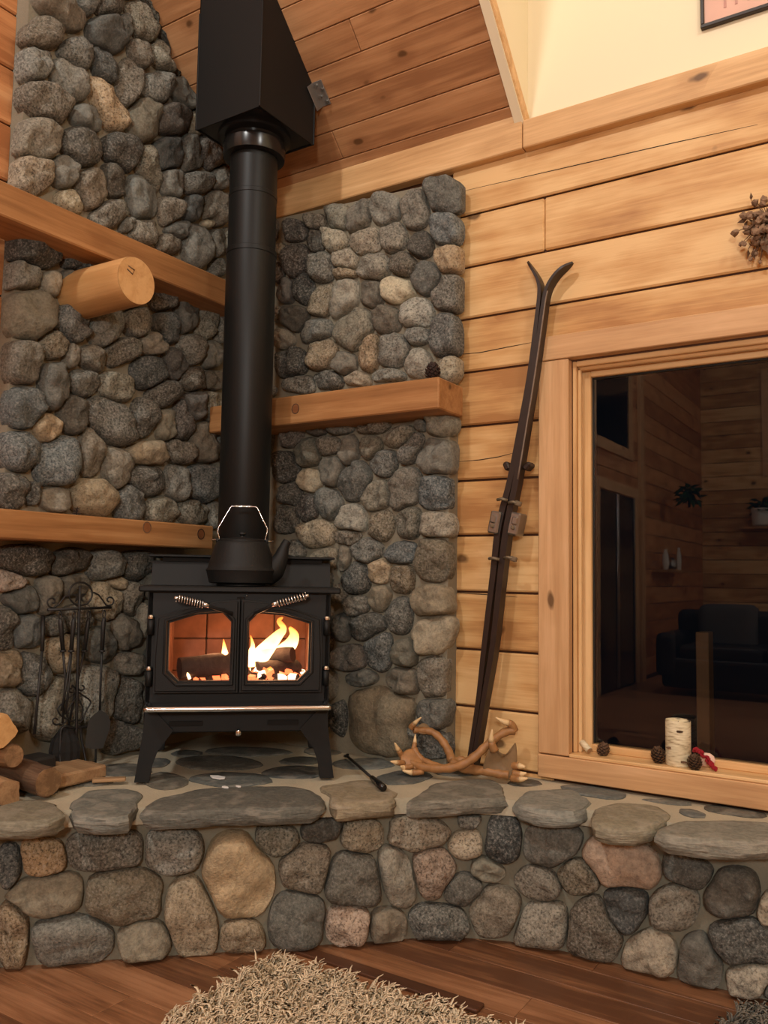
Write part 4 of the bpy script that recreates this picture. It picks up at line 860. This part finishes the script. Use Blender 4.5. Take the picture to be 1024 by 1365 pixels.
antler('greyish antler with a broad palm at the right, resting behind', [([(240, 200, -.05), (300, 205, -.07), (360, 215, -.08), (420, 270, -.08), (460, 340, -.06), (478, 395, -.03)], [.010, .011, .0115, .012, .013, .014]),
        ([(478, 400, -.03), (560, 440, .0), (660, 452, .02), (760, 470, .03), (830, 480, .03)], [.014, .014, .014, .013, .012]), ([(478, 400, -.03), (540, 385, -.05), (600, 420, -.02)], [.013, .011, .010])],
       [([(225, 185, -.05), (245, 160, -.04), (287, 122, -.03)], [.011, .008, .0015]), ([(742, 330, .05), (722, 270, .06), (728, 196, .07)], [.014, .010, .0015]), ([(850, 425, .0), (895, 424, .02), (932, 430, .03)], [.013, .010, .003]), ([(860, 470, .02), (905, 475, .03), (940, 468, .04)], [.012, .009, .002]), ([(850, 498, .03), (900, 506, .05), (948, 500, .06)], [.011, .009, .002])],
       [([(735, 262, .06), (758, 335, .05), (805, 362, .03), (845, 335, .0), (862, 268, -.04), (872, 330, -.02), (872, 420, .0), (866, 505, .02), (800, 492, .03), (730, 475, .03), (675, 450, .03), (690, 390, .04), (715, 330, .05)], .012, 'palm'), ([(250, 190, -.05), (300, 150, -.09), (345, 185, -.09), (330, 235, -.07), (262, 215, -.05)], .010, 'palm')])

# ------------------------------------------------------------------ loose poker and ash on the hearth
a, b = onz(463, 1008, H + .012), onz(511, 1050, H + .016)
pk = tag(empty('fire_poker', a), 'short black fire tool lying on the hearth right of the stove', 'poker'); d = b - a
tube('shaft', [(0, 0, 0), tuple(d * .75)], .005, M['iron'], pk, 8); tube('grip', [tuple(d * .72), tuple(d * .9), tuple(d)], [.009, .012, .013], M['gloss'], pk, 12)
tube('hook', [(0, 0, 0), (-.02, .01, -.004), (-.025, .04, -.004)], .005, M['iron'], pk, 8)
for k, (x, y, s_) in enumerate(((291, 1037, .030), (300, 1050, .012), (318, 1049, .010))):
    c = onz(x, y, H + .002); n = 6; V = [c + Vector((math.cos(k + 1.05 * i) * s_ * (1 + .3 * (i % 2)), math.sin(k + 1.05 * i) * s_ * .6, 0)) for i in range(n)]; V += [v + Vector((0, 0, .004)) for v in V]
    tag(mk('wood_ash_flake', V, [tuple(range(n)), tuple(range(2 * n - 1, n - 1, -1))] + [(i, (i + 1) % n, n + (i + 1) % n, n + i) for i in range(n)], M['ash']), ('largest white ash flake on the flagstone before the stove', 'tiny ash flake on the cap stone left of the other', 'tiny ash flake on the cap stone right of the other')[k], 'ash', 'ash flakes on the hearth')

# ------------------------------------------------------------------ fireplace tools
TB = Vector((.205, onx(102, 1015, .205).y, H)); TN = Vector((1, 0, 0))
def tp(x, y, off=0): return onv(x / 4.264, 760 + y / 4.264, TB, TN, off)
ts = tag(empty('fire_tool_stand', TB), 'black wrought iron fireplace tool stand topped by a star in a ring', 'tool stand')
def tl(p, off=0): return tp(p[0], p[1], off) - TB
def curl(cx, cy, r0, r1, a0, a1, n=18): return [(cx + math.cos(a0 + (a1 - a0) * i / n) * (r0 + (r1 - r0) * i / n), cy + math.sin(a0 + (a1 - a0) * i / n) * (r0 + (r1 - r0) * i / n)) for i in range(n + 1)]
zb = TB.z
tube('pole', [tl((455, 90)), tl((450, 225)), tl((440, 640)), tl((434, 900)), tl((432, 1040))], .0055, M['iron'], ts, 8)
tube('crossbar', [tl((272, 226)), tl((632, 212))], .005, M['iron'], ts, 8)
tube('ring', [tl(p) for p in curl(458, 135, 66, 66, 0, 6.2832, 28)], .0035, M['iron'], ts, 6, cap=False)
st = [(450 + math.cos(-1.5708 + 6.2832 * i / 10) * (44 if i % 2 == 0 else 17), 148 + math.sin(-1.5708 + 6.2832 * i / 10) * (44 if i % 2 == 0 else 17)) for i in range(10)]
V = [tl(p, .003) for p in st] + [tl(p, -.003) for p in st]; mk('star', V, [tuple(range(10)), tuple(range(19, 9, -1))] + [(i, (i + 1) % 10, 10 + (i + 1) % 10, 10 + i) for i in range(10)], M['iron'], ts)
for pts in ([(400, 150), (370, 150), (335, 195), (300, 215)] + curl(297, 180, 34, 8, 1.6, 7.5), [(520, 125), (560, 140), (600, 195)] + curl(622, 172, 32, 8, 2.2, -4.2)): tube('scroll', smoothpts([tl(p) for p in pts], 2), .0032, M['iron'], ts, 6)
for pts in (curl(405, 680, 8, 24, 4.5, -1.5) + [(430, 690), (340, 770), (330, 800), (350, 830), (380, 850), (350, 880)] + curl(318, 855, 26, 8, .8, 6.2), curl(465, 665, 8, 24, -1.5, 3.2) + [(440, 690), (500, 730), (515, 755), (490, 800), (470, 850), (450, 870)], [(440, 720), (400, 770), (380, 830), (405, 860), (430, 850)], [(440, 720), (470, 780), (462, 850), (435, 850)]): tube('scroll', smoothpts([tl(p) for p in pts], 2), .0032, M['iron'], ts, 6)
for ex, ey, off in ((468, 1105, .10), (330, 1070, .06), (560, 1045, -.05)):
    q = tl((ex, ey), 0); q = Vector((q.x + TN.x * off * .3, q.y + TN.y * off * .3, .004)); tube('foot', smoothpts([tl((432, 900)), tl(((432 + ex) / 2 + (ex - 432) * .2, 890)), tl((ex - (ex - 432) * .12, 960)), q], 4), .0045, M['iron'], ts, 6)
def hung(name, label, cat, hook, hand, end, off):
    r_ = tag(empty(name, tp(*hook, off)), label, cat, 'hanging fireplace tools'); o = r_.location; f = lambda p, d=0: tp(p[0], p[1], off + d) - o
    tube('loop', [f((hook[0] + math.sin(6.2832 * i / 12) * 9, hook[1] + 22 - math.cos(6.2832 * i / 12) * 22)) for i in range(13)], .0025, M['iron'], r_, 5, cap=False)
    tube('grip', [f((hook[0], hook[1] + 42)), f(hand[0]), f(hand[1])], [.0055, .0085, .0075], M['iron'], r_, 8); tube('collar', [f(hand[1]), f((hand[1][0], hand[1][1] + 10))], .011, M['iron'], r_, 8)
    tube('shaft', [f(hand[1])] + [f(e) for e in end], .0042, M['iron'], r_, 8); return r_, f
hung('hearth_poker', 'black iron poker hanging leftmost on the tool stand', 'poker', (343, 235), [(345, 300), (358, 455)], [(372, 620), (356, 870)], .018)
r_, f = hung('hearth_tongs', 'black iron tongs hanging second on the tool stand', 'tongs', (420, 232), [(418, 300), (405, 455)], [(375, 660), (350, 800)], .03)
tube('second_arm', [f((405, 470)), f((392, 660)), f((372, 820))], .0042, M['iron'], r_, 8)
r_, f = hung('hearth_brush', 'black bristle hearth brush hanging behind the stand pole', 'brush', (505, 232), [(500, 300), (480, 455)], [(440, 640), (390, 880)], -.02)
bc = f((370, 985)); V = []; F = []
rows = [(0, .012), (.02, .028), (.05, .045), (.085, .052), (.115, .050), (.125, .03)]; n = 22
for dz, rr in rows:
    for k in range(n): V.append(bc + Vector((0, 0, .062 - dz)) + Vector((math.cos(6.2832 * k / n), math.sin(6.2832 * k / n), 0)) * rr * (1 + .10 * ((k * 7) % 5 - 2) / 2))
for i in range(len(rows) - 1):
    for k in range(n): F.append((i * n + k, i * n + (k + 1) % n, (i + 1) * n + (k + 1) % n, (i + 1) * n + k))
F += [tuple(range(n)), tuple(range((len(rows) - 1) * n, len(rows) * n))]; mk('bristles', V, F, M['soot'], r_)
r_, f = hung('ash_shovel', 'black iron ash shovel hanging rightmost on the tool stand', 'shovel', (592, 228), [(588, 300), (580, 455)], [(572, 640), (568, 800)], .025)
bl = [(568, 795), (595, 808), (618, 828), (628, 860), (625, 900), (585, 1012), (540, 1018), (484, 1008), (498, 880), (512, 842), (535, 820)]; n = len(bl)
V = [f(p, .02) for p in bl] + [f(p, .017) for p in bl]
mk('blade', V, [tuple(range(n)), tuple(range(2 * n - 1, n - 1, -1))] + [(i, (i + 1) % n, n + (i + 1) % n, n + i) for i in range(n)], plain('dark_blade', (.075, .075, .072), .5, .3), r_)
# long-handled ash hoe with a black pan, leaning by the stones
hb = Vector((.215, onx(42, 1010, .215).y, H)); HN = TN
hoe = tag(empty('ash_pan', (hb.x, hb.y, H)), 'long handled black ash pan leaning behind the firewood', 'ash pan'); o = hoe.location
def hp(x, y, off=0): return onv(x / 4.264, 760 + y / 4.264, hb, HN, off) - o
tube('handle', [hp(245, 262, -.05), hp(240, 460, -.035)], [.008, .007], M['iron'], hoe, 8); tube('shaft', [hp(240, 460, -.035), hp(195, 935, 0)], .0048, M['iron'], hoe, 8)
c = hp(178, 1000); box('pan', (c.x, c.y, .043), (.10, .14, .084), M['iron'], hoe, .008)

# ------------------------------------------------------------------ firewood on the hearth
def flog(name, e0, e1, rad, mat, label, sq=0, amp=.15):
    return roughlog(name, e0, e1, rad, M[mat], label, 'firewood', n=18, amp=amp, square=sq)
def hx(x, y, r_): p = onz(x, y, H); return Vector((p.x, p.y, H + r_))
def end_disc(o, rad, L, mat, side=1):
    n = 16; V = [(side * (L / 2 + .002), rad * .93 * math.cos(6.2832 * k / n), rad * .93 * math.sin(6.2832 * k / n)) for k in range(n)]; V += [(v[0] - side * .006, v[1], v[2]) for v in V]
    e = mk('cut_end', V, [tuple(range(n)), tuple(range(2 * n - 1, n - 1, -1))] + [(i, (i + 1) % n, n + (i + 1) % n, n + i) for i in range(n)], M[mat], o); return e
def round_log(p, dirv, L, rad, label, mat='bark'):
    d = Vector(dirv).normalized(); o = flog('firewood_log', p - d * L, p, rad, mat, label); end_disc(o, rad, L, 'firelog'); return o
round_log(Vector((.435, -1.228, H + .048)), (1, -.12, 0), .36, .047, 'dark barked round log lying foremost on the hearth')
flog('firewood_log', Vector((.09, -1.345, H + .036)), Vector((.405, -1.345, H + .034)), .036, 'firelog', 'pale split log at the left edge of the hearth', 1, .3)
tag(box2('firewood_board', (.125, -1.155, H + .003), (.385, -.955, H + .048), M['firelog'], None, .007), 'flat sawn board lying behind the dark round log', 'firewood')
q = onx(19, 1003, .36); round_log(Vector((.36, q.y, H + .05 + .082)), (1, .03, 0), .25, .036, 'small round log stacked on the board at the left', 'firelog')
q = onx(7, 963, .36); o = flog('firewood_log', Vector((.13, q.y, H + .214)), Vector((.365, q.y - .01, H + .216)), .044, 'logend', 'orange split log on top of the firewood pile', 1, .10); o.rotation_euler.rotate_axis('X', R(35))
k_ = onz(148, 1043, H); tag(box('kindling_stick', Vector((k_.x - .01, k_.y, H + .008)), (.11, .032, .012), M['firelog'], None, .003, (0, 0, R(48))), 'thin kindling chip beside the sawn board', 'kindling')

# ------------------------------------------------------------------ pine cones, candle, berries
def pine_cone(loc, hgt, rad, mat, label, tilt=0, cat='pine cone'):
    root = tag(empty('pine_cone', loc), label, cat); root.rotation_euler = (tilt, tilt * .6, random.random() * 6)
    lathe('core', [(.2 * rad, .0), (.5 * rad, hgt * .2), (.45 * rad, hgt * .6), (.1 * rad, hgt * .97)], M['conedark'], root, 10)
    sc = None; N = 64
    for i in range(N):
        t = i / N; th = i * 2.39996; rr = rad * (math.sin(math.pi * (.12 + .80 * t)) ** .8); z = hgt * (.04 + .9 * t)
        if sc is None:
            s_ = rad * .42; V = [(0, -s_ * .3, 0), (0, s_ * .3, 0), (s_ * .9, s_ * .62, .10 * s_), (s_ * 1.25, 0, .28 * s_), (s_ * .9, -s_ * .62, .10 * s_), (s_ * .7, 0, -.30 * s_)]
            sc = mk('scale', V, [(0, 1, 2, 3, 4), (0, 5, 1), (1, 5, 2), (2, 5, 3), (3, 5, 4), (4, 5, 0)], M[mat], root); o = sc
        else: o = copyobj(sc, root)
        o.location = (math.cos(th) * rr * .5, math.sin(th) * rr * .5, z); o.rotation_euler = (0, -R(-5 + 60 * t), th); k = .65 + .5 * math.sin(math.pi * (.15 + .75 * t)); o.scale = (k, k, k)
    return root
c = ony(577, 499, -.20); pine_cone((c.x, -.20, 1.949), .068, .032, 'conedark', 'dark pine cone standing on the right mantel')
c = ony(801, 998, .02); pine_cone((c.x + .005, .012, .576), .044, .024, 'cone', 'pine cone by the birch chip in the sill corner', .4)
c = ony(880, 1009, .03); pine_cone((c.x, .022, .576), .052, .026, 'cone', 'pine cone left of the birch candle', .2)
c = ony(927, 1014, -.005); pine_cone((c.x, -.004, .576), .046, .025, 'cone', 'pine cone in front of the birch candle at right', .25)
c = ony(905, 1012, .035)
cn = tag(empty('candle', (c.x, .030, .5755)), 'birch bark pillar candle standing on the window sill', 'candle')
lathe('bark_sleeve', [(.040, 0), (.0415, .003), (.0415, .148), (.040, .151), (.036, .150), (.035, .140)], M['birch'], cn, 36); lathe('wax', [(.002, .139), (.035, .140), (.0355, .128)], plain('candle_wax', srgb(232, 220, 190), .5), cn, 30); tube('wick', [(0, 0, .139), (.001, 0, .147)], .0012, M['soot'], cn, 5)
for p, s_ in (((-.018, -.0375, .060), 1), ((.012, -.040, .118), 1), ((.02, -.0365, .018), 1.2)):
    V = [(p[0] + math.cos(6.2832 * k / 10) * .014 * s_, p[1] + .002 * abs(math.cos(6.2832 * k / 10)) - .0022, p[2] + math.sin(6.2832 * k / 10) * .004) for k in range(10)]; V += [(v[0], v[1] + .004, v[2]) for v in V]
    mk('bark_scar', V, [tuple(range(10)), tuple(range(19, 9, -1))] + [(i, (i + 1) % 10, 10 + (i + 1) % 10, 10 + i) for i in range(10)], M['bark'], cn)
rb = ony(938, 1012, .03); rt = tag(empty('berry_garland', (rb.x, .03, .576)), 'string of red berries draped beside the candle', 'garland'); first = None
P = smoothpts([(-.03, .0, .055), (-.01, -.01, .052), (.012, -.014, .035), (.030, -.02, .018), (.040, -.024, .006)], 8)
for i, p in enumerate(P):
    for j in range(2):
        if first is None:
            bm = bmesh.new(); bmesh.ops.create_icosphere(bm, subdivisions=1, radius=.0062); me = bpy.data.meshes.new('berry'); bm.to_mesh(me); bm.free(); me.materials.append(M['red']); first = bpy.data.objects.new('berry', me); COL.objects.link(first); first.parent = rt; o = first
        else: o = copyobj(first, rt)
        o.location = p + Vector((random.uniform(-.007, .007), random.uniform(-.006, .006), random.uniform(-.004, .006)))
tube('string', P, .0015, M['red'], rt, 5)
sh = tag(empty('seashell', (rb.x + .008, .052, .576)), 'pale pink seashell behind the red berries', 'shell')
V = []; F = []; n = 12
for i in range(6):
    for k in range(n): a_ = math.pi * i / 5; V.append((.026 * math.cos(a_), .012 * math.sin(6.2832 * k / n) * math.sin(a_) , .024 + .024 * math.cos(6.2832 * k / n) * math.sin(a_) * (1 + .08 * (k % 2))))
for i in range(5):
    for k in range(n): F.append((i * n + k, i * n + (k + 1) % n, (i + 1) * n + (k + 1) % n, (i + 1) * n + k))
mk('half_shell', V, F, plain('shell_pink', srgb(232, 196, 176), .5), sh, True); tube('hinge_rib', [(-.02, 0, .004), (.02, 0, .004)], .004, plain('shell_rib', srgb(214, 172, 150), .5), sh, 6)
bc = ony(782, 993, .03); ch = tag(empty('birch_twig', (bc.x + .006, .028, .577)), 'short pale birch twig cut leaning in the sill corner', 'twig')
V, F = tubeVF([(-.022, .0, .034), (.012, -.02, .012)], .012, 12); mk('bark', V, F, M['birch'], ch, True); V, F = tubeVF([(.010, -.019, .0132), (.0135, -.021, .011)], .0105, 12); mk('cut_face', V, F, M['firelog'], ch)
# sprig on the lower left mantel
sg = onx(102, 684, .18); sr = tag(empty('pine_sprig', (.18, sg.y, 1.403)), 'tiny dry pine sprig on the lower left mantel', 'sprig')
tube('stem', [(0, 0, 0), (.004, .002, .03)], .0018, M['conedark'], sr, 5)
for i in range(14): th = i * 2.4; z = .004 + i * .0018; L_ = .022 * (1 - i / 22); tube('needle', [(0, 0, z), (math.cos(th) * L_, math.sin(th) * L_, z + .006 - .006 * (i < 6))], [.0018, .0006], M['conedark'], sr, 4)

# ------------------------------------------------------------------ dried flowers and picture on the wall
wc = ony(1006, 300, -.06); wr = tag(empty('dried_flower_bunch', (wc.x + .012, -.012, wc.z - .006)), 'brown dried flower bunch hanging on the pine wall above the window', 'dried flowers'); first = {}
random.seed(31); BR = []
for i in range(150):
    a_ = random.uniform(1.9, 5.2); rr = random.uniform(.0, 1) ** .6; q = Vector((math.cos(a_) * .075 * rr + random.uniform(0, .10), -random.uniform(.012, .07), math.sin(a_) * .085 * rr + random.uniform(-.01, .035)))
    kind = 'blossom' if i % 3 else 'leaf'
    if kind not in first:
        if kind == 'blossom':
            bm = bmesh.new(); bmesh.ops.create_icosphere(bm, subdivisions=1, radius=.0135)
            for v in bm.verts: v.co *= random.uniform(.7, 1.25)
            me = bpy.data.meshes.new('blossom'); bm.to_mesh(me); bm.free(); me.materials.append(M['dried']); o = bpy.data.objects.new('blossom', me); COL.objects.link(o); o.parent = wr
        else: o = mk('leaf', [(0, 0, 0), (.012, .002, .006), (.03, .006, 0), (.012, .004, -.008), (.014, -.004, -.001)], [(0, 1, 4), (1, 2, 4), (2, 3, 4), (3, 0, 4), (0, 1, 2, 3)], M['dried2'], wr)
        first[kind] = o
    else: o = copyobj(first[kind], wr)
    BR.append(tubeVF([(.03, -.015, .01), tuple(q * .6 + Vector((.012, -.012, .012))), tuple(q)], .0012, 4))
    o.location = q; o.rotation_euler = (random.random() * 6, random.random() * 6, random.random() * 6); k = random.uniform(.6, 1.2); o.scale = (k, k, k)
for x, z in ((-.03, -.10), (-.012, -.085), (.0, -.115), (.03, -.09)): tube('stem', [(0.02, -.03, -.02), (x, -.03, z)], .0018, M['dried2'], wr, 5); o = copyobj(first['blossom'], wr); o.location = (x, -.03, z); o.scale = (.55, .55, .7); o.rotation_euler = (0, 0, x * 50)
V, F = merge(*BR); mk('branches', V, F, M['dried2'], wr)
pL = ony(934, 38, -.02); px0, pz0 = pL.x, pL.z; PWD, PHT = .60, .42
pf = tag(empty('framed_picture', (px0, -.001, pz0)), 'pink print in a thin black frame on the cream dormer wall', 'picture')
for lo, hi, al in (((0, -.02, 0), (PWD, 0, .014), 'x'), ((0, -.02, PHT - .014), (PWD, 0, PHT), 'x'), ((0, -.02, .014), (.012, 0, PHT - .014), 'z'), ((PWD - .012, -.02, .014), (PWD, 0, PHT - .014), 'z')): box2('frame_bar', lo, hi, M['frame'], pf, .002, al)
box2('print', (.012, -.010, .014), (PWD - .012, -.002, PHT - .014), M['pink'], pf, 0)
cu = bpy.data.curves.new('lettering', 'FONT'); cu.body = 'THE TREE'; cu.size = .085; cu.extrude = .0006; tx = bpy.data.objects.new('tmp', cu); COL.objects.link(tx)
bpy.context.view_layer.update(); dg = bpy.context.evaluated_depsgraph_get(); me = bpy.data.meshes.new_from_object(tx.evaluated_get(dg)); bpy.data.objects.remove(tx); me.materials.clear(); me.materials.append(M['ptext'])
lt = bpy.data.objects.new('lettering', me); COL.objects.link(lt); lt.parent = pf; lt.location = (.055, -.0112, .052); lt.rotation_euler = (R(90), 0, 0)

# ------------------------------------------------------------------ rugs
def shag(name, outline, n_t, hgt, mat, label, cell=.0):
    P = np.array(outline); lo, hi = P.min(0), P.max(0); pts = []
    def inside(q):
        c = np.zeros(len(q), bool); j = len(P) - 1
        for i in range(len(P)):
            a, b = P[i], P[j]
            with np.errstate(divide='ignore', invalid='ignore'): c ^= ((a[1] > q[:, 1]) != (b[1] > q[:, 1])) & (q[:, 0] < (b[0] - a[0]) * (q[:, 1] - a[1]) / (b[1] - a[1]) + a[0])
            j = i
        return c
    q = np.random.rand(int(n_t * 1.6), 2) * (hi - lo) + lo; q = q[inside(q)][:n_t]; N = len(q)
    clump = np.array([noise.noise(Vector((x * 22, y * 22, 0))) for x, y in q]) * 3.2 + np.array([noise.noise(Vector((x * 60, y * 60, 5))) for x, y in q]) * 3; ln = np.random.uniform(.6, 1.15, N) * hgt
    ang = clump + np.random.uniform(-.5, .5, N); lean = np.random.uniform(.25, .9, N) * hgt; dx, dy = np.cos(ang) * lean, np.sin(ang) * lean
    r0 = np.random.uniform(.0030, .0050, N); fr = [(0, 0, 1.0), (.25, .55, 1.15), (.62, .88, .9), (1.0, .92, .25)]; V = np.zeros((N, len(fr) * 3, 3)); k = 0
    for f, zf, rf in fr:
        for t in range(3):
            th = 2.0944 * t + ang; V[:, k, 0] = q[:, 0] + dx * f + np.cos(th) * r0 * rf; V[:, k, 1] = q[:, 1] + dy * f + np.sin(th) * r0 * rf; V[:, k, 2] = .004 + ln * zf + (np.sin(th) * r0 * rf * .5 if f > .3 else 0); k += 1
    F = []
    for i in range(len(fr) - 1):
        for t in range(3): F.append((i * 3 + t, i * 3 + (t + 1) % 3, (i + 1) * 3 + (t + 1) % 3, (i + 1) * 3 + t))
    F.append((9, 10, 11, 11)); F = np.array(F[:-1]); nv = len(fr) * 3; allF = (F[None] + (np.arange(N) * nv)[:, None, None]).reshape(-1, 4)
    root = tag(empty(name, (float(P[:, 0].mean()), float(P[:, 1].mean()), 0)), label, 'rug'); c = np.array(root.location)
    me = bpy.data.meshes.new('pile'); me.from_pydata((V.reshape(-1, 3) - c).tolist(), [], allF.tolist()); me.update(); me.materials.append(M[mat]); me.polygons.foreach_set('use_smooth', [True] * len(me.polygons))
    o = bpy.data.objects.new('pile', me); COL.objects.link(o); o.parent = root; o['kind'] = 'stuff'
    n = len(P); b = [(x - c[0], y - c[1], .001) for x, y in outline]; b += [(x, y, .009) for x, y, z_ in b]
    mk('backing', b, [tuple(range(n)), tuple(range(2 * n - 1, n - 1, -1))] + [(i, (i + 1) % n, n + (i + 1) % n, n + i) for i in range(n)], M[mat], root)
def rrect(x0, y0, x1, y1, r_, rot=0, cx=None):
    out = []
    for (cx_, cy_, a0) in ((x1 - r_, y1 - r_, 0), (x0 + r_, y1 - r_, 90), (x0 + r_, y0 + r_, 180), (x1 - r_, y0 + r_, 270)):
        for k in range(5): a_ = R(a0 + 22.5 * k); out.append((cx_ + r_ * math.cos(a_), cy_ + r_ * math.sin(a_)))
    if rot: c_, s_ = math.cos(rot), math.sin(rot); ox, oy = cx; out = [(ox + (x - ox) * c_ - (y - oy) * s_, oy + (x - ox) * s_ + (y - oy) * c_) for x, y in out]
    return out
shag('shag_rug', rrect(1.10, -2.1, 2.72, -.905, .05, R(2), (1.10, -.905)), 36000, .060, 'rug', 'cream long pile shag rug in front of the hearth')
g0 = onz(1000, 1362, 0); shag('shag_mat', rrect(g0.x - .02, g0.y - .22, g0.x + .5, g0.y + .035, .04, R(-12), (g0.x, g0.y)), 2600, .05, 'greyfur', 'grey fluffy mat at the lower right corner of the floor')

# ------------------------------------------------------------------ behind the camera: what the window pane mirrors
d1 = structure(empty('door_1', (0.006, -6.05, 0)), 'dark glass sliding door in the left wall')
box2('casing', (0, -.78, 0), (.03, -.66, 2.16), M['casing'], d1, .003, 'z'); box2('casing', (0, .66, 0), (.03, .78, 2.16), M['casing'], d1, .003, 'z'); box2('casing', (0, -.80, 2.16), (.034, .80, 2.28), M['casing'], d1, .003, 'y')
for a_, b_ in ((-.66, -.02), (.02, .66)): box2('pane', (.002, a_, .02), (.012, b_, 2.15), M['nightglass'], d1, 0, 'y')
for a_ in (-.66, -.04, .0, .62): box2('stile', (.004, a_, .02), (.024, a_ + .04, 2.15), M['white'] if False else M['alu'], d1, .002, 'z')
def dwin(name, c, wy, hz, axis, label):
    w_ = structure(empty(name, c), label)
    def bb(n, a0, a1, z0_, z1_, t0, t1, m):
        lo, hi = ((t0, a0, z0_), (t1, a1, z1_)) if axis == 'x' else ((a0, t0, z0_), (a1, t1, z1_)); box2(n, lo, hi, M[m], w_, .003, 'y' if axis == 'x' else 'x')
    bb('pane', -wy, wy, -hz, hz, .001, .010, 'nightglass')
    for s_ in (-1, 1): bb('casing', s_ * (wy + .05) - .06, s_ * (wy + .05) + .06, -hz, hz, .0, .03, 'casing'); bb('casing', -wy - .11, wy + .11, s_ * (hz + .05) - .06, s_ * (hz + .05) + .06, 0, .034, 'casing')
dwin('window_2', (.006, -5.9, 3.25), .62, .55, 'x', 'dark upper window over the sliding door')
dwin('window_3', (2.1, YB, 3.6), 1.1, .70, 'y', 'dark window high on the back wall')
structure(box2('trim_5', (.006, -7.06, 0), (.05, -6.90, 4.2), M['casing'], None, .004, 'z'), 'pine corner post on the left wall past the sliding door')
cou = tag(empty('sofa', (1.5, -6.4, 0)), 'dark leather sofa mirrored in the window pane', 'sofa')
box('base', (0, 0, .24), (2.0, .9, .32), M['couch'], cou, .05, seg=3); box('backrest', (0, -.38, .62), (2.0, .24, .52), M['couch'], cou, .08, seg=3)
for s_ in (-1, 1): box('arm', (s_ * .95, 0, .42), (.22, .95, .46), M['couch'], cou, .07, seg=3); box('seat_cushion', (s_ * .42, .06, .45), (.82, .75, .16), M['couch'], cou, .05, seg=3)
box('throw', (-.45, -.30, .70), (.6, .36, .50), M['couch2'], cou, .09, seg=3)
def plant(loc, label, pot):
    r_ = tag(empty('potted_plant', loc), label, 'plant')
    if pot: lathe('pot', [(.10, 0), (.13, .02), (.15, .26), (.14, .27), (.12, .24)], M['white'], r_, 20)
    else: box('bracket', (0, 0, .1), (.03, .03, .2), M['iron'], r_, .003)
    L0 = None
    for i in range(60):
        if L0 is None: L0 = mk('leaf', [(0, 0, 0), (.05, .035, .02), (.14, 0, 0), (.05, -.035, .02), (.06, 0, -.012)], [(0, 1, 4), (1, 2, 4), (2, 3, 4), (3, 0, 4), (0, 1, 2, 3)], M['leaf'], r_); o = L0
        else: o = copyobj(L0, r_)
        th = i * 2.4; o.location = (math.cos(th) * .12 * (i % 5) / 5, math.sin(th) * .12 * (i % 5) / 5, (.26 if pot else .12) + random.uniform(-.05, .14)); o.rotation_euler = (0, random.uniform(-.5, 1.1), th)
plant((.9, YB + .25, 2.02), 'leafy plant in a white pot on the back wall shelf', True); plant((.34, -8.1, 2.15), 'trailing plant hanging on the left wall', False)
tag(box2('wall_shelf', (.6, YB + .002, 1.98), (1.6, YB + .42, 2.015), M['mantel'], None, .004), 'wooden shelf under the white flower pot', 'shelf')
sh2 = tag(box2('wall_shelf', (.008, -8.6, 1.30), (.26, -7.5, 1.335), M['mantel'], None, .004, 'y'), 'wooden shelf of ornaments on the left wall', 'shelf')
for k, (yy, hh, rr, mt, lb) in enumerate(((-7.7, .26, .045, 'white', 'tall white vase on the ornament shelf'), (-8.05, .16, .06, 'steel', 'squat metal pot on the ornament shelf'), (-8.4, .30, .035, 'white', 'slim white candlestick on the ornament shelf'))):
    o = lathe('vase', [(rr * .6, 0), (rr, hh * .3), (rr * .8, hh * .7), (rr * .4, hh * .9), (rr * .55, hh)], M[mt], None, 20, (0, 0, 0)); o.location = (.13, yy, 1.336); tag(o, lb, 'vase')
pp = tag(empty('porch_post', (1.86, 1.75, 0)), 'wooden porch post outside the dark window', 'post')
box2('post', (-.06, -.06, 0), (.005, .06, .93), M['postwood'], pp, .004, 'z'); box2('rail', (-2.2, -.03, .06), (1.6, .03, .10), M['postwood'], pp, .004)
